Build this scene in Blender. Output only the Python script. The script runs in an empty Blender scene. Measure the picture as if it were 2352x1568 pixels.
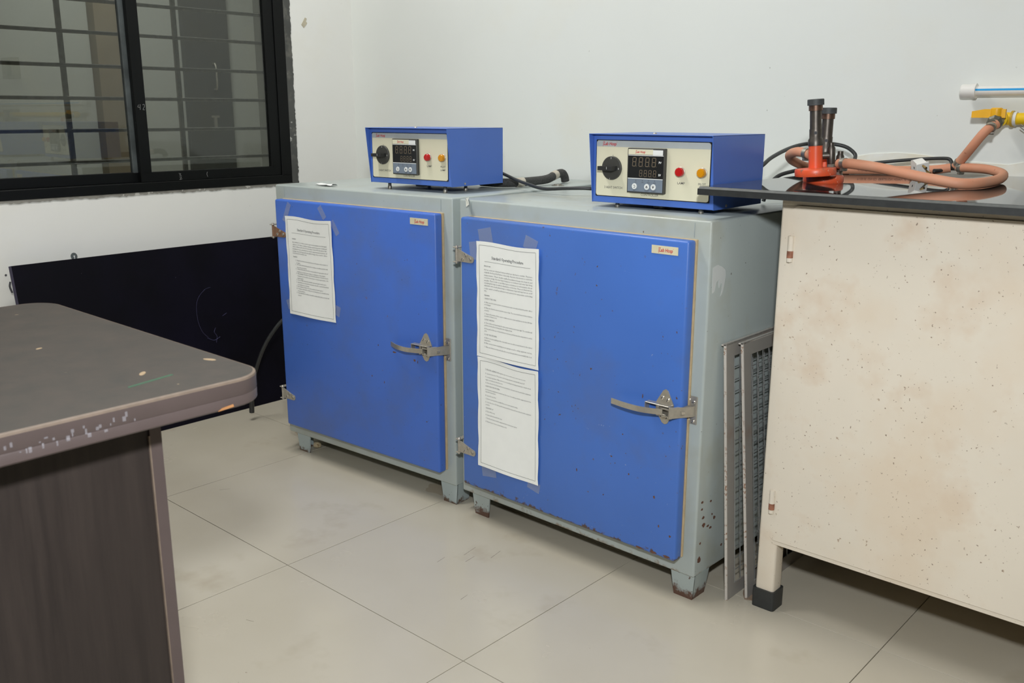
import bpy, bmesh, math, random
from mathutils import Vector, Matrix
R = math.radians
scene = bpy.context.scene
C = scene.collection

# ------------------------------------------------------------------ camera, world, lights, exposure
cam_d = bpy.data.cameras.new('camera'); cam = bpy.data.objects.new('camera', cam_d); C.objects.link(cam)
cam_d.sensor_width = 36.0; cam_d.lens = 36.0 * 2129.79 / 2352.0; cam_d.clip_start = 0.02; cam_d.clip_end = 60
yaw, pitch, roll = -0.736097, 0.241619, 0.00094
fwd = Vector((math.sin(yaw) * math.cos(pitch), math.cos(yaw) * math.cos(pitch), -math.sin(pitch)))
rgt = Vector((math.cos(yaw), -math.sin(yaw), 0)); upv = rgt.cross(fwd)
r2 = rgt * math.cos(roll) + upv * math.sin(roll); u2 = -rgt * math.sin(roll) + upv * math.cos(roll)
cam.matrix_world = Matrix(((r2.x, u2.x, -fwd.x, 0), (r2.y, u2.y, -fwd.y, 0), (r2.z, u2.z, -fwd.z, 1.06), (0, 0, 0, 1)))
cam_d.dof.use_dof = True; cam_d.dof.focus_distance = 2.3; cam_d.dof.aperture_fstop = 11
scene.camera = cam

world = bpy.data.worlds.new('world'); scene.world = world; world.use_nodes = True
world.node_tree.nodes['Background'].inputs[0].default_value = (0.8, 0.85, 0.9, 1)
world.node_tree.nodes['Background'].inputs[1].default_value = 0.05

def area(name, loc, target, energy, size, size_y=None, color=(1, 1, 1), shape='RECTANGLE'):
    d = bpy.data.lights.new(name, 'AREA'); d.energy = energy; d.color = color; d.shape = shape
    d.size = size
    if size_y: d.size_y = size_y
    o = bpy.data.objects.new(name, d); C.objects.link(o); o.location = loc
    o.rotation_euler = (Vector(target) - Vector(loc)).to_track_quat('-Z', 'Y').to_euler()
    return o
# the photographer's flash, held high behind the camera
area('camera_flash', (0.03, -0.03, 1.43), (-1.5, 1.9, 0.75), 33, 0.11, shape='DISK', color=(0.945, 0.975, 1.0))
# ceiling tube lights of the room
for x, y, e in ((-2.15, 1.0, 41), (0.3, 0.5, 3), (-1.0, -1.2, 3)):
    area('ceiling_tube_light', (x, y, 2.93), (x, y, 0), e, 0.25, 1.25, color=(1.0, 0.985, 0.96))
area('next_room_fill_light', (-4.7, 2.6, 2.9), (-4.7, 2.6, 0), 52, 1.25, 0.25, color=(0.93, 0.965, 1.0))  # added fill to brighten the room behind the glass; no lamp seen there

vs = scene.view_settings
vs.view_transform = 'Standard'; vs.look = 'None'; vs.exposure = 0.0; vs.gamma = 1.0; vs.use_curve_mapping = False

cy = scene.cycles                                    # light paths kept short: the room is small and pale
cy.max_bounces = 6; cy.diffuse_bounces = 4; cy.glossy_bounces = 3; cy.transmission_bounces = 3; cy.transparent_max_bounces = 8
cy.caustics_reflective = False; cy.caustics_refractive = False
cy.use_adaptive_sampling = True; cy.adaptive_threshold = 0.04; cy.adaptive_min_samples = 16

# ------------------------------------------------------------------ helpers: materials
def s2l(c):
    return tuple((v / 255 / 12.92 if v / 255 <= 0.04045 else ((v / 255 + 0.055) / 1.055) ** 2.4) for v in c) + (1,)

class NT:
    def __init__(self, name):
        self.m = bpy.data.materials.new(name); self.m.use_nodes = True
        self.t = self.m.node_tree; self.n = self.t.nodes; self.b = self.n['Principled BSDF']
        self.tc = self.n.new('ShaderNodeTexCoord')
    def link(self, a, b): self.t.links.new(a, b)
    def mapping(self, scale=(1, 1, 1), coord='Object', loc=(0, 0, 0)):
        mp = self.n.new('ShaderNodeMapping'); mp.inputs['Scale'].default_value = scale; mp.inputs['Location'].default_value = loc
        self.link(self.tc.outputs[coord], mp.inputs['Vector']); return mp.outputs[0]
    def noise(self, scale, detail=3, rough=0.55, vec=None):
        t = self.n.new('ShaderNodeTexNoise'); t.inputs['Scale'].default_value = scale
        t.inputs['Detail'].default_value = detail; t.inputs['Roughness'].default_value = rough
        self.link(vec if vec is not None else self.tc.outputs['Object'], t.inputs['Vector']); return t.outputs['Fac']
    def ramp(self, fac, a, b, va=0.0, vb=1.0):
        r = self.n.new('ShaderNodeMapRange'); r.inputs['From Min'].default_value = a; r.inputs['From Max'].default_value = b
        r.inputs['To Min'].default_value = va; r.inputs['To Max'].default_value = vb; r.clamp = True
        self.link(fac, r.inputs['Value']); return r.outputs[0]
    def mul(self, a, b, op='MULTIPLY'):
        m = self.n.new('ShaderNodeMath'); m.operation = op
        for i, v in enumerate((a, b)):
            if isinstance(v, (int, float)): m.inputs[i].default_value = v
            else: self.link(v, m.inputs[i])
        return m.outputs[0]
    def mix(self, fac, a, b):
        m = self.n.new('ShaderNodeMix'); m.data_type = 'RGBA'
        if isinstance(fac, (int, float)): m.inputs[0].default_value = fac
        else: self.link(fac, m.inputs[0])
        for i, v in ((6, a), (7, b)):
            if isinstance(v, tuple): m.inputs[i].default_value = v
            else: self.link(v, m.inputs[i])
        return m.outputs[2]
    def sep(self, coord='Object'):
        s = self.n.new('ShaderNodeSeparateXYZ'); self.link(self.tc.outputs[coord], s.inputs[0]); return s.outputs
    def bump(self, h, strength=0.1, dist=0.002):
        b = self.n.new('ShaderNodeBump'); b.inputs['Strength'].default_value = strength; b.inputs['Distance'].default_value = dist
        self.link(h, b.inputs['Height']); self.link(b.outputs[0], self.b.inputs['Normal'])
    def finish(self, col, rough=0.5, metal=0.0, spec=None):
        if isinstance(col, tuple): self.b.inputs['Base Color'].default_value = col
        else: self.link(col, self.b.inputs['Base Color'])
        if isinstance(rough, (int, float)): self.b.inputs['Roughness'].default_value = rough
        else: self.link(rough, self.b.inputs['Roughness'])
        self.b.inputs['Metallic'].default_value = metal
        if spec is not None: self.b.inputs['Specular IOR Level'].default_value = spec
        return self.m

MATS = {}
def plain(name, rgb, rough=0.5, metal=0.0, var=0.10, scale=40, spec=None, bump=0.0):
    if name in MATS: return MATS[name]
    k = NT(name); c = s2l(rgb)
    d = tuple(v * (1 - var) for v in c[:3]) + (1,); e = tuple(min(1, v * (1 + var)) for v in c[:3]) + (1,)
    nf = k.noise(scale, 4)
    col = k.mix(k.ramp(nf, 0.3, 0.7), d, e)
    if bump: k.bump(nf, bump)
    MATS[name] = k.finish(col, rough, metal, spec); return MATS[name]

def painted(name, rgb, rough, spots, blotch=None, var=0.05, edge=None, off=(0, 0, 0), spec=None):
    """enamel with chips: spots = [(noise scale, threshold, colour, mask scale, mask threshold)], blotch = (scale, colour, amount, thr)"""
    k = NT(name); c = s2l(rgb); v0 = k.mapping(loc=off)
    d = tuple(v * (1 - var) for v in c[:3]) + (1,); e = tuple(min(1, v * (1 + var)) for v in c[:3]) + (1,)
    col = k.mix(k.ramp(k.noise(3.5, 3, vec=v0), 0.3, 0.7), d, e)
    if blotch:
        for (sc, bc, am, th) in blotch:
            col = k.mix(k.ramp(k.noise(sc, 4, 0.6, vec=v0), th, th + 0.16, 0, am), col, s2l(bc))
    for (sc, th, sc_c, ms, mt) in spots:
        f = k.ramp(k.noise(sc, 2.5, 0.5, vec=v0), th, th + 0.025)
        if ms: f = k.mul(f, k.ramp(k.noise(ms, 2, vec=v0), mt, mt + 0.1))
        col = k.mix(f, col, s2l(sc_c))
    if edge:  # rust that has eaten up from a lower edge: (z0, z1, colour)
        z0, z1, ec = edge
        zz = k.sep()[2]
        nz = k.mul(k.noise(55, 5, 0.65, vec=v0), 0.07)
        f = k.ramp(k.mul(zz, nz, 'SUBTRACT'), z0 - 0.035, z1 - 0.035, 1, 0)
        col = k.mix(f, col, s2l(ec))
    k.bump(k.noise(90, 2, vec=v0), 0.04, 0.001)
    return k.finish(col, rough, 0, spec)

RUST = (96, 62, 44)
M = {}
M['blue_l'] = painted('blue_enamel_cleaner', (68, 110, 200), 0.40, [(95, 0.735, (92, 74, 66), 9, 0.50), (42, 0.735, (120, 80, 62), 7, 0.52), (150, 0.72, (60, 70, 100), 0, 0)], [(5, (80, 106, 168), 0.5, 0.5)])
M['blue_r'] = painted('blue_enamel_rusty', (70, 113, 194), 0.38, [(95, 0.70, (92, 72, 66), 6, 0.48), (48, 0.715, (104, 84, 90), 7, 0.50), (130, 0.72, (150, 165, 200), 8, 0.55)], [(5, (82, 108, 168), 0.5, 0.52)], off=(3.1, 1.7, 0.4), edge=(0.0985, 0.104, (84, 66, 62)))
M['blue_box'] = painted('blue_box_enamel', (76, 113, 194), 0.36, [(160, 0.76, (160, 170, 190), 9, 0.55)], [(9, (84, 112, 180), 0.4, 0.52)])
M['grey_l'] = painted('blue_grey_enamel', (170, 179, 176), 0.33, [(140, 0.745, (80, 80, 76), 8, 0.5)], [(6, (158, 160, 148), 0.45, 0.5)])
M['grey_r'] = painted('blue_grey_enamel_rusty', (170, 179, 177), 0.30, [(120, 0.725, (84, 74, 66), 8, 0.46), (38, 0.745, (92, 64, 50), 5, 0.55), (60, 0.73, (140, 124, 96), 6, 0.55)], [(5, (160, 160, 144), 0.55, 0.5)], off=(1.3, 5.1, 2.2), edge=(0.046, 0.062, (124, 100, 74)))
M['foot_l'] = painted('oven_foot_paint', (164, 176, 176), 0.4, [(120, 0.70, (84, 70, 60), 0, 0)], edge=(0.000, 0.012, (92, 72, 58)))
M['foot_r'] = painted('oven_foot_paint_rusty', (160, 170, 168), 0.42, [(100, 0.68, (84, 66, 56), 0, 0)], edge=(0.012, 0.026, (92, 66, 54)), off=(2, 0, 1))
M['cream'] = painted('cream_enamel', (220, 211, 195), 0.38, [(85, 0.712, (176, 158, 138), 6, 0.45), (190, 0.70, (140, 122, 106), 7, 0.40), (120, 0.745, (120, 104, 90), 5, 0.45)], [(7, (206, 184, 160), 0.6, 0.53), (3.2, (216, 200, 178), 0.7, 0.5)], var=0.03)
M['gasket'] = plain('gasket_beige', (190, 168, 132), 0.7)
M['steel'] = plain('brushed_steel', (196, 190, 178), 0.34, 0.75, 0.06, 120)
M['steel_old'] = plain('dull_steel', (182, 176, 164), 0.45, 0.6, 0.1, 90)
M['brass'] = plain('pin_brass', (176, 146, 88), 0.3, 1.0)
M['copper'] = plain('copper_brown', (112, 88, 74), 0.42, 0.8, 0.3, 60)
M['paper'] = plain('paper_white', (242, 244, 240), 0.75, 0, 0.015, 30)
M['ink'] = plain('print_ink', (74, 74, 77), 0.8, 0, 0)
M['ink_soft'] = plain('print_ink_grey', (105, 106, 106), 0.8, 0, 0)
M['tape'] = None
M['black_plastic'] = plain('black_plastic', (42, 43, 43), 0.42)
M['dark_plastic'] = plain('dark_grey_plastic', (62, 62, 58), 0.5)
M['rubber'] = plain('black_rubber', (46, 48, 48), 0.45, 0, 0.15, 80)
M['sleeve'] = plain('braided_sleeve', (64, 64, 62), 0.85, 0, 0.4, 300, bump=0.4)
M['panel_cream'] = plain('panel_cream', (222, 218, 192), 0.45, 0, 0.02, 10)
M['panel_grey'] = plain('panel_grey', (180, 186, 186), 0.45, 0, 0.02)
M['display'] = plain('display_black', (26, 28, 30), 0.22)
M['keypad'] = plain('keypad_grey', (118, 130, 144), 0.5, 0, 0.04)
M['digit'] = plain('unlit_digit', (112, 100, 82), 0.5, 0, 0.02)
M['white_print'] = plain('white_print', (228, 230, 228), 0.6, 0, 0.02)
M['red_print'] = plain('red_print', (196, 34, 44), 0.6, 0, 0.02)
M['label_cream'] = plain('label_cream', (214, 206, 174), 0.55, 0, 0.04)
def lens(name, rgb):
    k = NT(name); k.b.inputs['Subsurface Weight'].default_value = 0.0
    k.b.inputs['Transmission Weight'].default_value = 0.25; k.b.inputs['IOR'].default_value = 1.48
    return k.finish(s2l(rgb), 0.12)
M['lens_red'] = lens('lens_red', (208, 30, 32)); M['lens_amber'] = lens('lens_amber', (236, 158, 20))
M['orange'] = painted('burner_orange', (222, 88, 50), 0.38, [(110, 0.60, (150, 92, 70), 30, 0.48), (320, 0.66, (226, 190, 172), 40, 0.52)], [(26, (176, 104, 78), 0.7, 0.52)])
M['gunmetal'] = plain('burner_gunmetal', (92, 86, 80), 0.42, 0.8, 0.3, 50)
M['cap_grey'] = plain('burner_cap', (76, 78, 78), 0.6, 0.4, 0.15, 80)
M['zinc'] = plain('zinc_clamp', (156, 152, 142), 0.42, 0.8, 0.3, 140)
M['hose'] = painted('salmon_rubber_hose', (208, 144, 112), 0.62, [(60, 0.72, (180, 118, 92), 0, 0)], [(18, (200, 148, 120), 0.6, 0.48)], var=0.08)
M['white_pvc'] = plain('white_pvc', (232, 230, 224), 0.35, 0, 0.03)
M['blue_stripe'] = plain('pipe_blue_stripe', (40, 158, 220), 0.4, 0, 0.02)
M['yellow'] = plain('yellow_pipe_paint', (240, 198, 28), 0.35, 0, 0.05)
M['yellow_handle'] = plain('yellow_handle_paint', (238, 178, 30), 0.4, 0, 0.05)
M['ptfe'] = plain('white_thread_tape', (226, 226, 220), 0.6)
M['iron'] = painted('raw_iron_bar', (146, 142, 136), 0.5, [(60, 0.70, (150, 110, 86), 9, 0.48)], [(9, (136, 116, 102), 0.6, 0.52)])
M['iron_edge'] = painted('rusty_iron_edge', (196, 190, 182), 0.5, [(200, 0.56, (150, 120, 100), 14, 0.45)])
M['wire'] = plain('galvanised_wire', (176, 178, 178), 0.35, 0.7, 0.15, 60)
M['alu_black'] = painted('black_aluminium', (11, 13, 13), 0.42, [(160, 0.75, (150, 150, 146), 7, 0.58)], var=0.12, spec=0.2)
M['alu_grey'] = plain('worn_grey_aluminium', (80, 86, 86), 0.5, 0.2, 0.3, 20)
M['bar'] = plain('dusty_grille_bar', (196, 190, 180), 0.75, 0, 0.2, 60)
M['mortar'] = painted('grey_mortar', (136, 134, 126), 0.9, [(40, 0.62, (186, 184, 176), 0, 0)], [(20, (100, 98, 92), 0.7, 0.5)], var=0.15)
M['mortar_dark'] = painted('dark_sealant', (74, 75, 72), 0.7, [(26, 0.63, (170, 170, 164), 9, 0.5)], [(20, (104, 103, 96), 0.8, 0.5)], var=0.2)
M['skirt'] = plain('edge_band_brown', (88, 76, 74), 0.5, 0, 0.08, 12)
M['edge_light'] = plain('worn_edge_tan', (122, 107, 94), 0.6, 0, 0.15, 60)
M['navy'] = None

# wall paint: off white with faint marks
def wall_mat(name, rgb, marks=True, off=(0, 0, 0)):
    k = NT(name); v0 = k.mapping(loc=off); c = s2l(rgb)
    d = tuple(v * 0.965 for v in c[:3]) + (1,)
    col = k.mix(k.ramp(k.noise(1.6, 3, vec=v0), 0.35, 0.65), d, c)
    col = k.mix(k.ramp(k.noise(2.6, 4, vec=v0), 0.55, 0.75, 0, 0.35), col, s2l((224, 219, 200)))
    if marks:
        f = k.mul(k.ramp(k.noise(70, 2, vec=v0), 0.755, 0.775), k.ramp(k.noise(7, 2, vec=v0), 0.5, 0.6))
        col = k.mix(k.mul(f, 0.7), col, s2l((120, 116, 108)))
    k.bump(k.noise(14, 4, vec=v0), 0.10, 0.004)
    return k.finish(col, 0.5, 0, 0.35)
M['wall'] = wall_mat('white_wall_paint', (226, 229, 224))
M['wall_l'] = wall_mat('white_wall_paint_left', (232, 232, 227), off=(2, 4, 1))
M['ceil'] = wall_mat('white_ceiling_paint', (228, 228, 224), False)
M['wall_far'] = wall_mat('tan_wall_paint', (176, 172, 164), False)
M['wall_next'] = wall_mat('grey_wall_paint_next_room', (206, 207, 200), False)
M['tape_mat'] = None
# damp yellow stain at the foot of the back wall above the worktop
def stain_mat():
    k = NT('stained_plaster')
    col = k.mix(k.ramp(k.noise(9, 4), 0.4, 0.62), s2l((226, 220, 200)), s2l((232, 232, 224)))
    k.bump(k.noise(30, 4), 0.2, 0.003)
    return k.finish(col, 0.6)
M['stain'] = stain_mat()
# floor tile: glossy vitrified
def tile_mat():
    k = NT('vitrified_floor_tile')
    oi = k.n.new('ShaderNodeObjectInfo'); 
    geo = k.n.new('ShaderNodeNewGeometry')
    v = geo.outputs['Position']
    base = k.mix(k.ramp(k.noise(2.2, 3, vec=v), 0.3, 0.7), s2l((183, 175, 157)), s2l((193, 186, 170)))
    base = k.mix(k.mul(oi.outputs['Random'], 0.25), base, s2l((182, 177, 164)))
    f = k.mul(k.ramp(k.noise(4.5, 4, 0.6, vec=v), 0.60, 0.78), 0.55)
    base = k.mix(f, base, s2l((162, 150, 128)))
    sp = k.mul(k.ramp(k.noise(110, 2, vec=v), 0.775, 0.79), k.ramp(k.noise(6, 2, vec=v), 0.48, 0.55))
    base = k.mix(k.mul(sp, 0.8), base, s2l((104, 88, 70)))
    rg = k.ramp(k.noise(5, 4, vec=v), 0.3, 0.7, 0.16, 0.28)
    return k.finish(base, rg, 0, 0.45)
M['tile'] = tile_mat()
M['grout'] = plain('grout', (118, 112, 100), 0.9)
def laminate(name, a, b, stretch, scale=9):
    k = NT(name); v = k.mapping(scale=stretch)
    col = k.mix(k.ramp(k.noise(scale, 6, 0.65, vec=v), 0.3, 0.7), s2l(a), s2l(b))
    col = k.mix(k.ramp(k.noise(2.4, 3), 0.45, 0.7, 0, 0.5), col, s2l(tuple((p + q) // 2 for p, q in zip(a, b))))
    sp = k.ramp(k.noise(42, 2, vec=k.mapping(scale=(1, 1, 1))), 0.775, 0.79)
    col = k.mix(k.mul(sp, 0.7), col, s2l((168, 150, 122)))
    k.bump(k.noise(120, 3, vec=v), 0.06, 0.001)
    return k.finish(col, 0.5, 0, 0.3)
M['top_lam'] = laminate('table_top_laminate', (64, 62, 58), (80, 72, 66), (1, 1, 1), 24)
M['side_lam'] = laminate('dark_wood_laminate', (44, 38, 36), (62, 54, 50), (9, 9, 0.55), 6)
def granite():
    k = NT('black_granite')
    col = k.mix(k.ramp(k.noise(240, 3), 0.5, 0.75), s2l((40, 42, 43)), s2l((62, 64, 64)))
    r = k.ramp(k.noise(14, 4), 0.35, 0.7, 0.015, 0.035)
    k.b.inputs['IOR'].default_value = 2.3
    return k.finish(col, r, 0, 0.5)
M['granite'] = granite()
M['granite_edge'] = plain('sawn_granite_edge', (37, 39, 39), 0.55, 0, 0.25, 60)
M['granite_chamfer'] = plain('granite_chamfer', (92, 94, 92), 0.4, 0, 0.15, 80)
def navy():
    k = NT('navy_felt_board')
    col = k.mix(k.ramp(k.noise(3, 3), 0.4, 0.7), s2l((8, 7, 15)), s2l((13, 11, 26)))
    f = k.mul(k.ramp(k.noise(130, 2), 0.785, 0.80), k.ramp(k.noise(6, 2), 0.45, 0.55))
    col = k.mix(f, col, s2l((120, 118, 130)))
    return k.finish(col, 0.62, 0, 0.12)
M['navy'] = navy()
M['navy_edge'] = plain('navy_board_edge', (52, 46, 78), 0.7, 0, 0.1)
def film(name, rgb, alpha, rough):
    k = NT(name)
    tr = k.n.new('ShaderNodeBsdfTransparent'); mx = k.n.new('ShaderNodeMixShader')
    k.finish(s2l(rgb), rough)
    mx.inputs[0].default_value = alpha
    k.link(tr.outputs[0], mx.inputs[1]); k.link(k.b.outputs[0], mx.inputs[2])
    k.link(mx.outputs[0], k.n['Material Output'].inputs[0]); return k.m
M['tape_mat'] = film('clear_tape', (176, 186, 206), 0.22, 0.25)
M['residue'] = film('tape_residue', (238, 242, 242), 0.5, 0.5)
def glass():
    k = NT('tinted_window_glass')
    tr = k.n.new('ShaderNodeBsdfTransparent'); gl = k.n.new('ShaderNodeBsdfGlossy'); mx = k.n.new('ShaderNodeMixShader'); fr = k.n.new('ShaderNodeFresnel')
    tr.inputs[0].default_value = (0.55, 0.56, 0.53, 1); gl.inputs[0].default_value = (0.9, 0.92, 0.9, 1); gl.inputs['Roughness'].default_value = 0.0
    fr.inputs[0].default_value = 1.62
    k.link(fr.outputs[0], mx.inputs[0]); k.link(tr.outputs[0], mx.inputs[1]); k.link(gl.outputs[0], mx.inputs[2])
    k.link(mx.outputs[0], k.n['Material Output'].inputs[0]); return k.m
M['glass'] = glass()

# ------------------------------------------------------------------ helpers: meshes
class MB:
    def __init__(self): self.bm = bmesh.new()
    def box(self, a, b, bevel=0.0, seg=2):
        x0, y0, z0 = (min(p, q) for p, q in zip(a, b)); x1, y1, z1 = (max(p, q) for p, q in zip(a, b))
        t = bmesh.new()
        v = [t.verts.new(p) for p in ((x0, y0, z0), (x1, y0, z0), (x1, y1, z0), (x0, y1, z0), (x0, y0, z1), (x1, y0, z1), (x1, y1, z1), (x0, y1, z1))]
        for f in ((0, 3, 2, 1), (4, 5, 6, 7), (0, 1, 5, 4), (1, 2, 6, 5), (2, 3, 7, 6), (3, 0, 4, 7)): t.faces.new([v[i] for i in f])
        if bevel: bmesh.ops.bevel(t, geom=t.edges[:], offset=bevel, segments=seg, affect='EDGES', profile=0.5)
        self.add(t); return self
    def add(self, t, mat=None):
        me = bpy.data.meshes.new('tmp'); t.to_mesh(me); t.free()
        if mat is not None: me.transform(mat)
        self.bm.from_mesh(me); bpy.data.meshes.remove(me)
    def data(self, vs_, fs):
        v = [self.bm.verts.new(p) for p in vs_]
        for f in fs:
            try: self.bm.faces.new([v[i] for i in f])
            except ValueError: pass
        return self
    def prism(self, pts, axis, a, b):
        """extrude a 2D polygon; axis 'y': pts are (x,z) between y=a and b; 'x': (y,z); 'z': (x,y)"""
        def P(p, h): return {'y': (p[0], h, p[1]), 'x': (h, p[0], p[1]), 'z': (p[0], p[1], h)}[axis]
        n = len(pts); vs_ = [P(p, a) for p in pts] + [P(p, b) for p in pts]
        fs = [list(range(n))[::-1], list(range(n, 2 * n))] + [[i, (i + 1) % n, n + (i + 1) % n, n + i] for i in range(n)]
        return self.data(vs_, fs)
    def frustum(self, a, b):  # a,b = (x0,x1,y0,y1,z)
        vs_ = [(a[0], a[2], a[4]), (a[1], a[2], a[4]), (a[1], a[3], a[4]), (a[0], a[3], a[4]), (b[0], b[2], b[4]), (b[1], b[2], b[4]), (b[1], b[3], b[4]), (b[0], b[3], b[4])]
        return self.data(vs_, ((0, 3, 2, 1), (4, 5, 6, 7), (0, 1, 5, 4), (1, 2, 6, 5), (2, 3, 7, 6), (3, 0, 4, 7)))
    def cyl(self, p, q, r, r2=None, seg=20):
        return self.lathe(p, q, [(0, 0), (r, 0), (r if r2 is None else r2, 1), (0, 1)], seg, True)
    def lathe(self, p, q, prof, seg=24, rel=False):
        p, q = Vector(p), Vector(q); d = q - p; L = d.length if rel else 1.0; d = d.normalized()
        u = d.orthogonal().normalized(); w = d.cross(u); vs_ = []; fs = []; rings = []
        for (r, h) in prof:
            c = p + d * (h * L)
            if r < 1e-7: rings.append([len(vs_)]); vs_.append(c)
            else:
                rings.append(list(range(len(vs_), len(vs_) + seg)))
                vs_ += [c + u * (r * math.cos(2 * math.pi * i / seg)) + w * (r * math.sin(2 * math.pi * i / seg)) for i in range(seg)]
        for a, b in zip(rings, rings[1:]):
            for i in range(seg):
                j = (i + 1) % seg
                if len(a) == 1 and len(b) == 1: continue
                if len(a) == 1: fs.append([a[0], b[j], b[i]])
                elif len(b) == 1: fs.append([a[i], a[j], b[0]])
                else: fs.append([a[i], a[j], b[j], b[i]])
        return self.data(vs_, fs)
    def tube(self, pts, r, seg=12, sub=6, caps=True):
        P = smooth(pts, sub); n = len(P); vs_ = []; fs = []
        rr = r if isinstance(r, (list, tuple)) else [r] * n
        if len(rr) != n: rr = [rr[min(len(rr) - 1, int(i * len(rr) / n))] for i in range(n)]
        t0 = (P[1] - P[0]).normalized(); u = t0.orthogonal().normalized()
        for i in range(n):
            t = (P[min(i + 1, n - 1)] - P[max(i - 1, 0)]).normalized()
            u = (u - t * u.dot(t)).normalized(); w = t.cross(u)
            vs_ += [P[i] + (u * math.cos(2 * math.pi * k / seg) + w * math.sin(2 * math.pi * k / seg)) * rr[i] for k in range(seg)]
        for i in range(n - 1):
            for k in range(seg):
                j = (k + 1) % seg; fs.append([i * seg + k, i * seg + j, (i + 1) * seg + j, (i + 1) * seg + k])
        if caps: fs.append(list(range(seg))[::-1]); fs.append(list(range((n - 1) * seg, n * seg)))
        return self.data(vs_, fs)
    def build(self, name, mat, parent=None, smooth_deg=35):
        me = bpy.data.meshes.new(name)
        bmesh.ops.recalc_face_normals(self.bm, faces=self.bm.faces[:])
        self.bm.to_mesh(me); self.bm.free()
        if smooth_deg:
            for p in me.polygons: p.use_smooth = True
            me.set_sharp_from_angle(angle=R(smooth_deg))
        me.materials.append(mat)
        o = bpy.data.objects.new(name, me); C.objects.link(o)
        if parent: o.parent = parent
        return o

def smooth(pts, sub=6):
    P = [Vector(p) for p in pts]
    if len(P) < 3 or sub <= 1: return P
    out = []
    for i in range(len(P) - 1):
        a = P[i - 1] if i else P[0] * 2 - P[1]; b, c = P[i], P[i + 1]; d = P[i + 2] if i + 2 < len(P) else P[-1] * 2 - P[-2]
        for k in range(sub):
            t = k / sub
            out.append(0.5 * ((2 * b) + (c - a) * t + (2 * a - 5 * b + 4 * c - d) * t * t + (3 * b - a - 3 * c + d) * t ** 3))
    out.append(P[-1]); return out

def rrect(x0, x1, z0, z1, r, seg=4):
    out = []
    for cx, cz, a0 in ((x1 - r, z0 + r, -90), (x1 - r, z1 - r, 0), (x0 + r, z1 - r, 90), (x0 + r, z0 + r, 180)):
        for i in range(seg + 1):
            a = R(a0 + 90 * i / seg); out.append((cx + r * math.cos(a), cz + r * math.sin(a)))
    return out

def thing(name, label, cat, loc=(0, 0, 0), rz=0.0, group=None):
    o = bpy.data.objects.new(name, None); C.objects.link(o); o.location = loc; o.rotation_euler = (0, 0, rz)
    o.empty_display_size = 0.05
    o['label'] = label; o['category'] = cat
    if group: o['group'] = group
    return o
def tag(o, label, cat, group=None):
    o['label'] = label; o['category'] = cat
    if group: o['group'] = group
    return o
def struct(o, label=None):
    o['kind'] = 'structure'
    if label: o['label'] = label
    return o

def text_mb(mb, body, size, x, z, y, align='LEFT', width=None, shear=0.0, bold=0.0, line=1.0, res=2, fit=None, place=None, squeeze=1.0):
    """text standing on a face whose outside looks towards -y; (x,z) anchors the first base line"""
    cu = bpy.data.curves.new('t', 'FONT'); cu.body = body; cu.size = size; cu.align_x = align; cu.shear = shear
    cu.space_line = line; cu.resolution_u = res; cu.fill_mode = 'FRONT'; cu.offset = bold
    if width: cu.text_boxes[0].width = width
    o = bpy.data.objects.new('t', cu); C.objects.link(o)
    bpy.context.view_layer.update()
    me = bpy.data.meshes.new_from_object(o.evaluated_get(bpy.context.evaluated_depsgraph_get()))
    bpy.data.objects.remove(o); bpy.data.curves.remove(cu)
    if not me.vertices: return 0
    xs = [v.co.x for v in me.vertices]; zs = [v.co.y for v in me.vertices]
    sx = squeeze
    if fit: sx = fit / max(1e-6, max(xs) - min(xs))
    for v in me.vertices:
        p = (v.co.x * sx + x, y, v.co.y + z)
        v.co = place(*p) if place else p
    mb.bm.from_mesh(me); bpy.data.meshes.remove(me)
    return -min(zs)

# ------------------------------------------------------------------ the room
XW, YW, ZC = -3.09, 2.455, 3.0
X1, Y0 = 3.0, -3.6
# floor: slab with each tile a piece of its own
slab = MB().box((XW - 0.1, Y0 - 0.1, -0.14), (X1 + 0.1, YW + 0.1, -0.009)).build('floor', M['grout']); struct(slab)
full = None; TX, TY, T, G = -1.774, 1.152, 0.6, 0.0009
for i in range(-3, 9):
    for j in range(-9, 4):
        a, b = TX + i * T, TY + j * T; c, d = a + T, b + T
        a, b, c, d = max(a, XW), max(b, Y0), min(c, X1), min(d, YW)
        if c - a < 0.02 or d - b < 0.02: continue
        w, h = c - a, d - b
        if abs(w - T) < 1e-6 and abs(h - T) < 1e-6 and full:
            o = bpy.data.objects.new('floor_tile', full); C.objects.link(o)
        else:
            o = MB().box((-w / 2 + G, -h / 2 + G, -0.009), (w / 2 - G, h / 2 - G, 0), 0.0003, 1).build('floor_tile', M['tile'])
            if abs(w - T) < 1e-6 and abs(h - T) < 1e-6: full = o.data
        o.location = ((a + c) / 2, (b + d) / 2, 0); o.parent = slab

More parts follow.
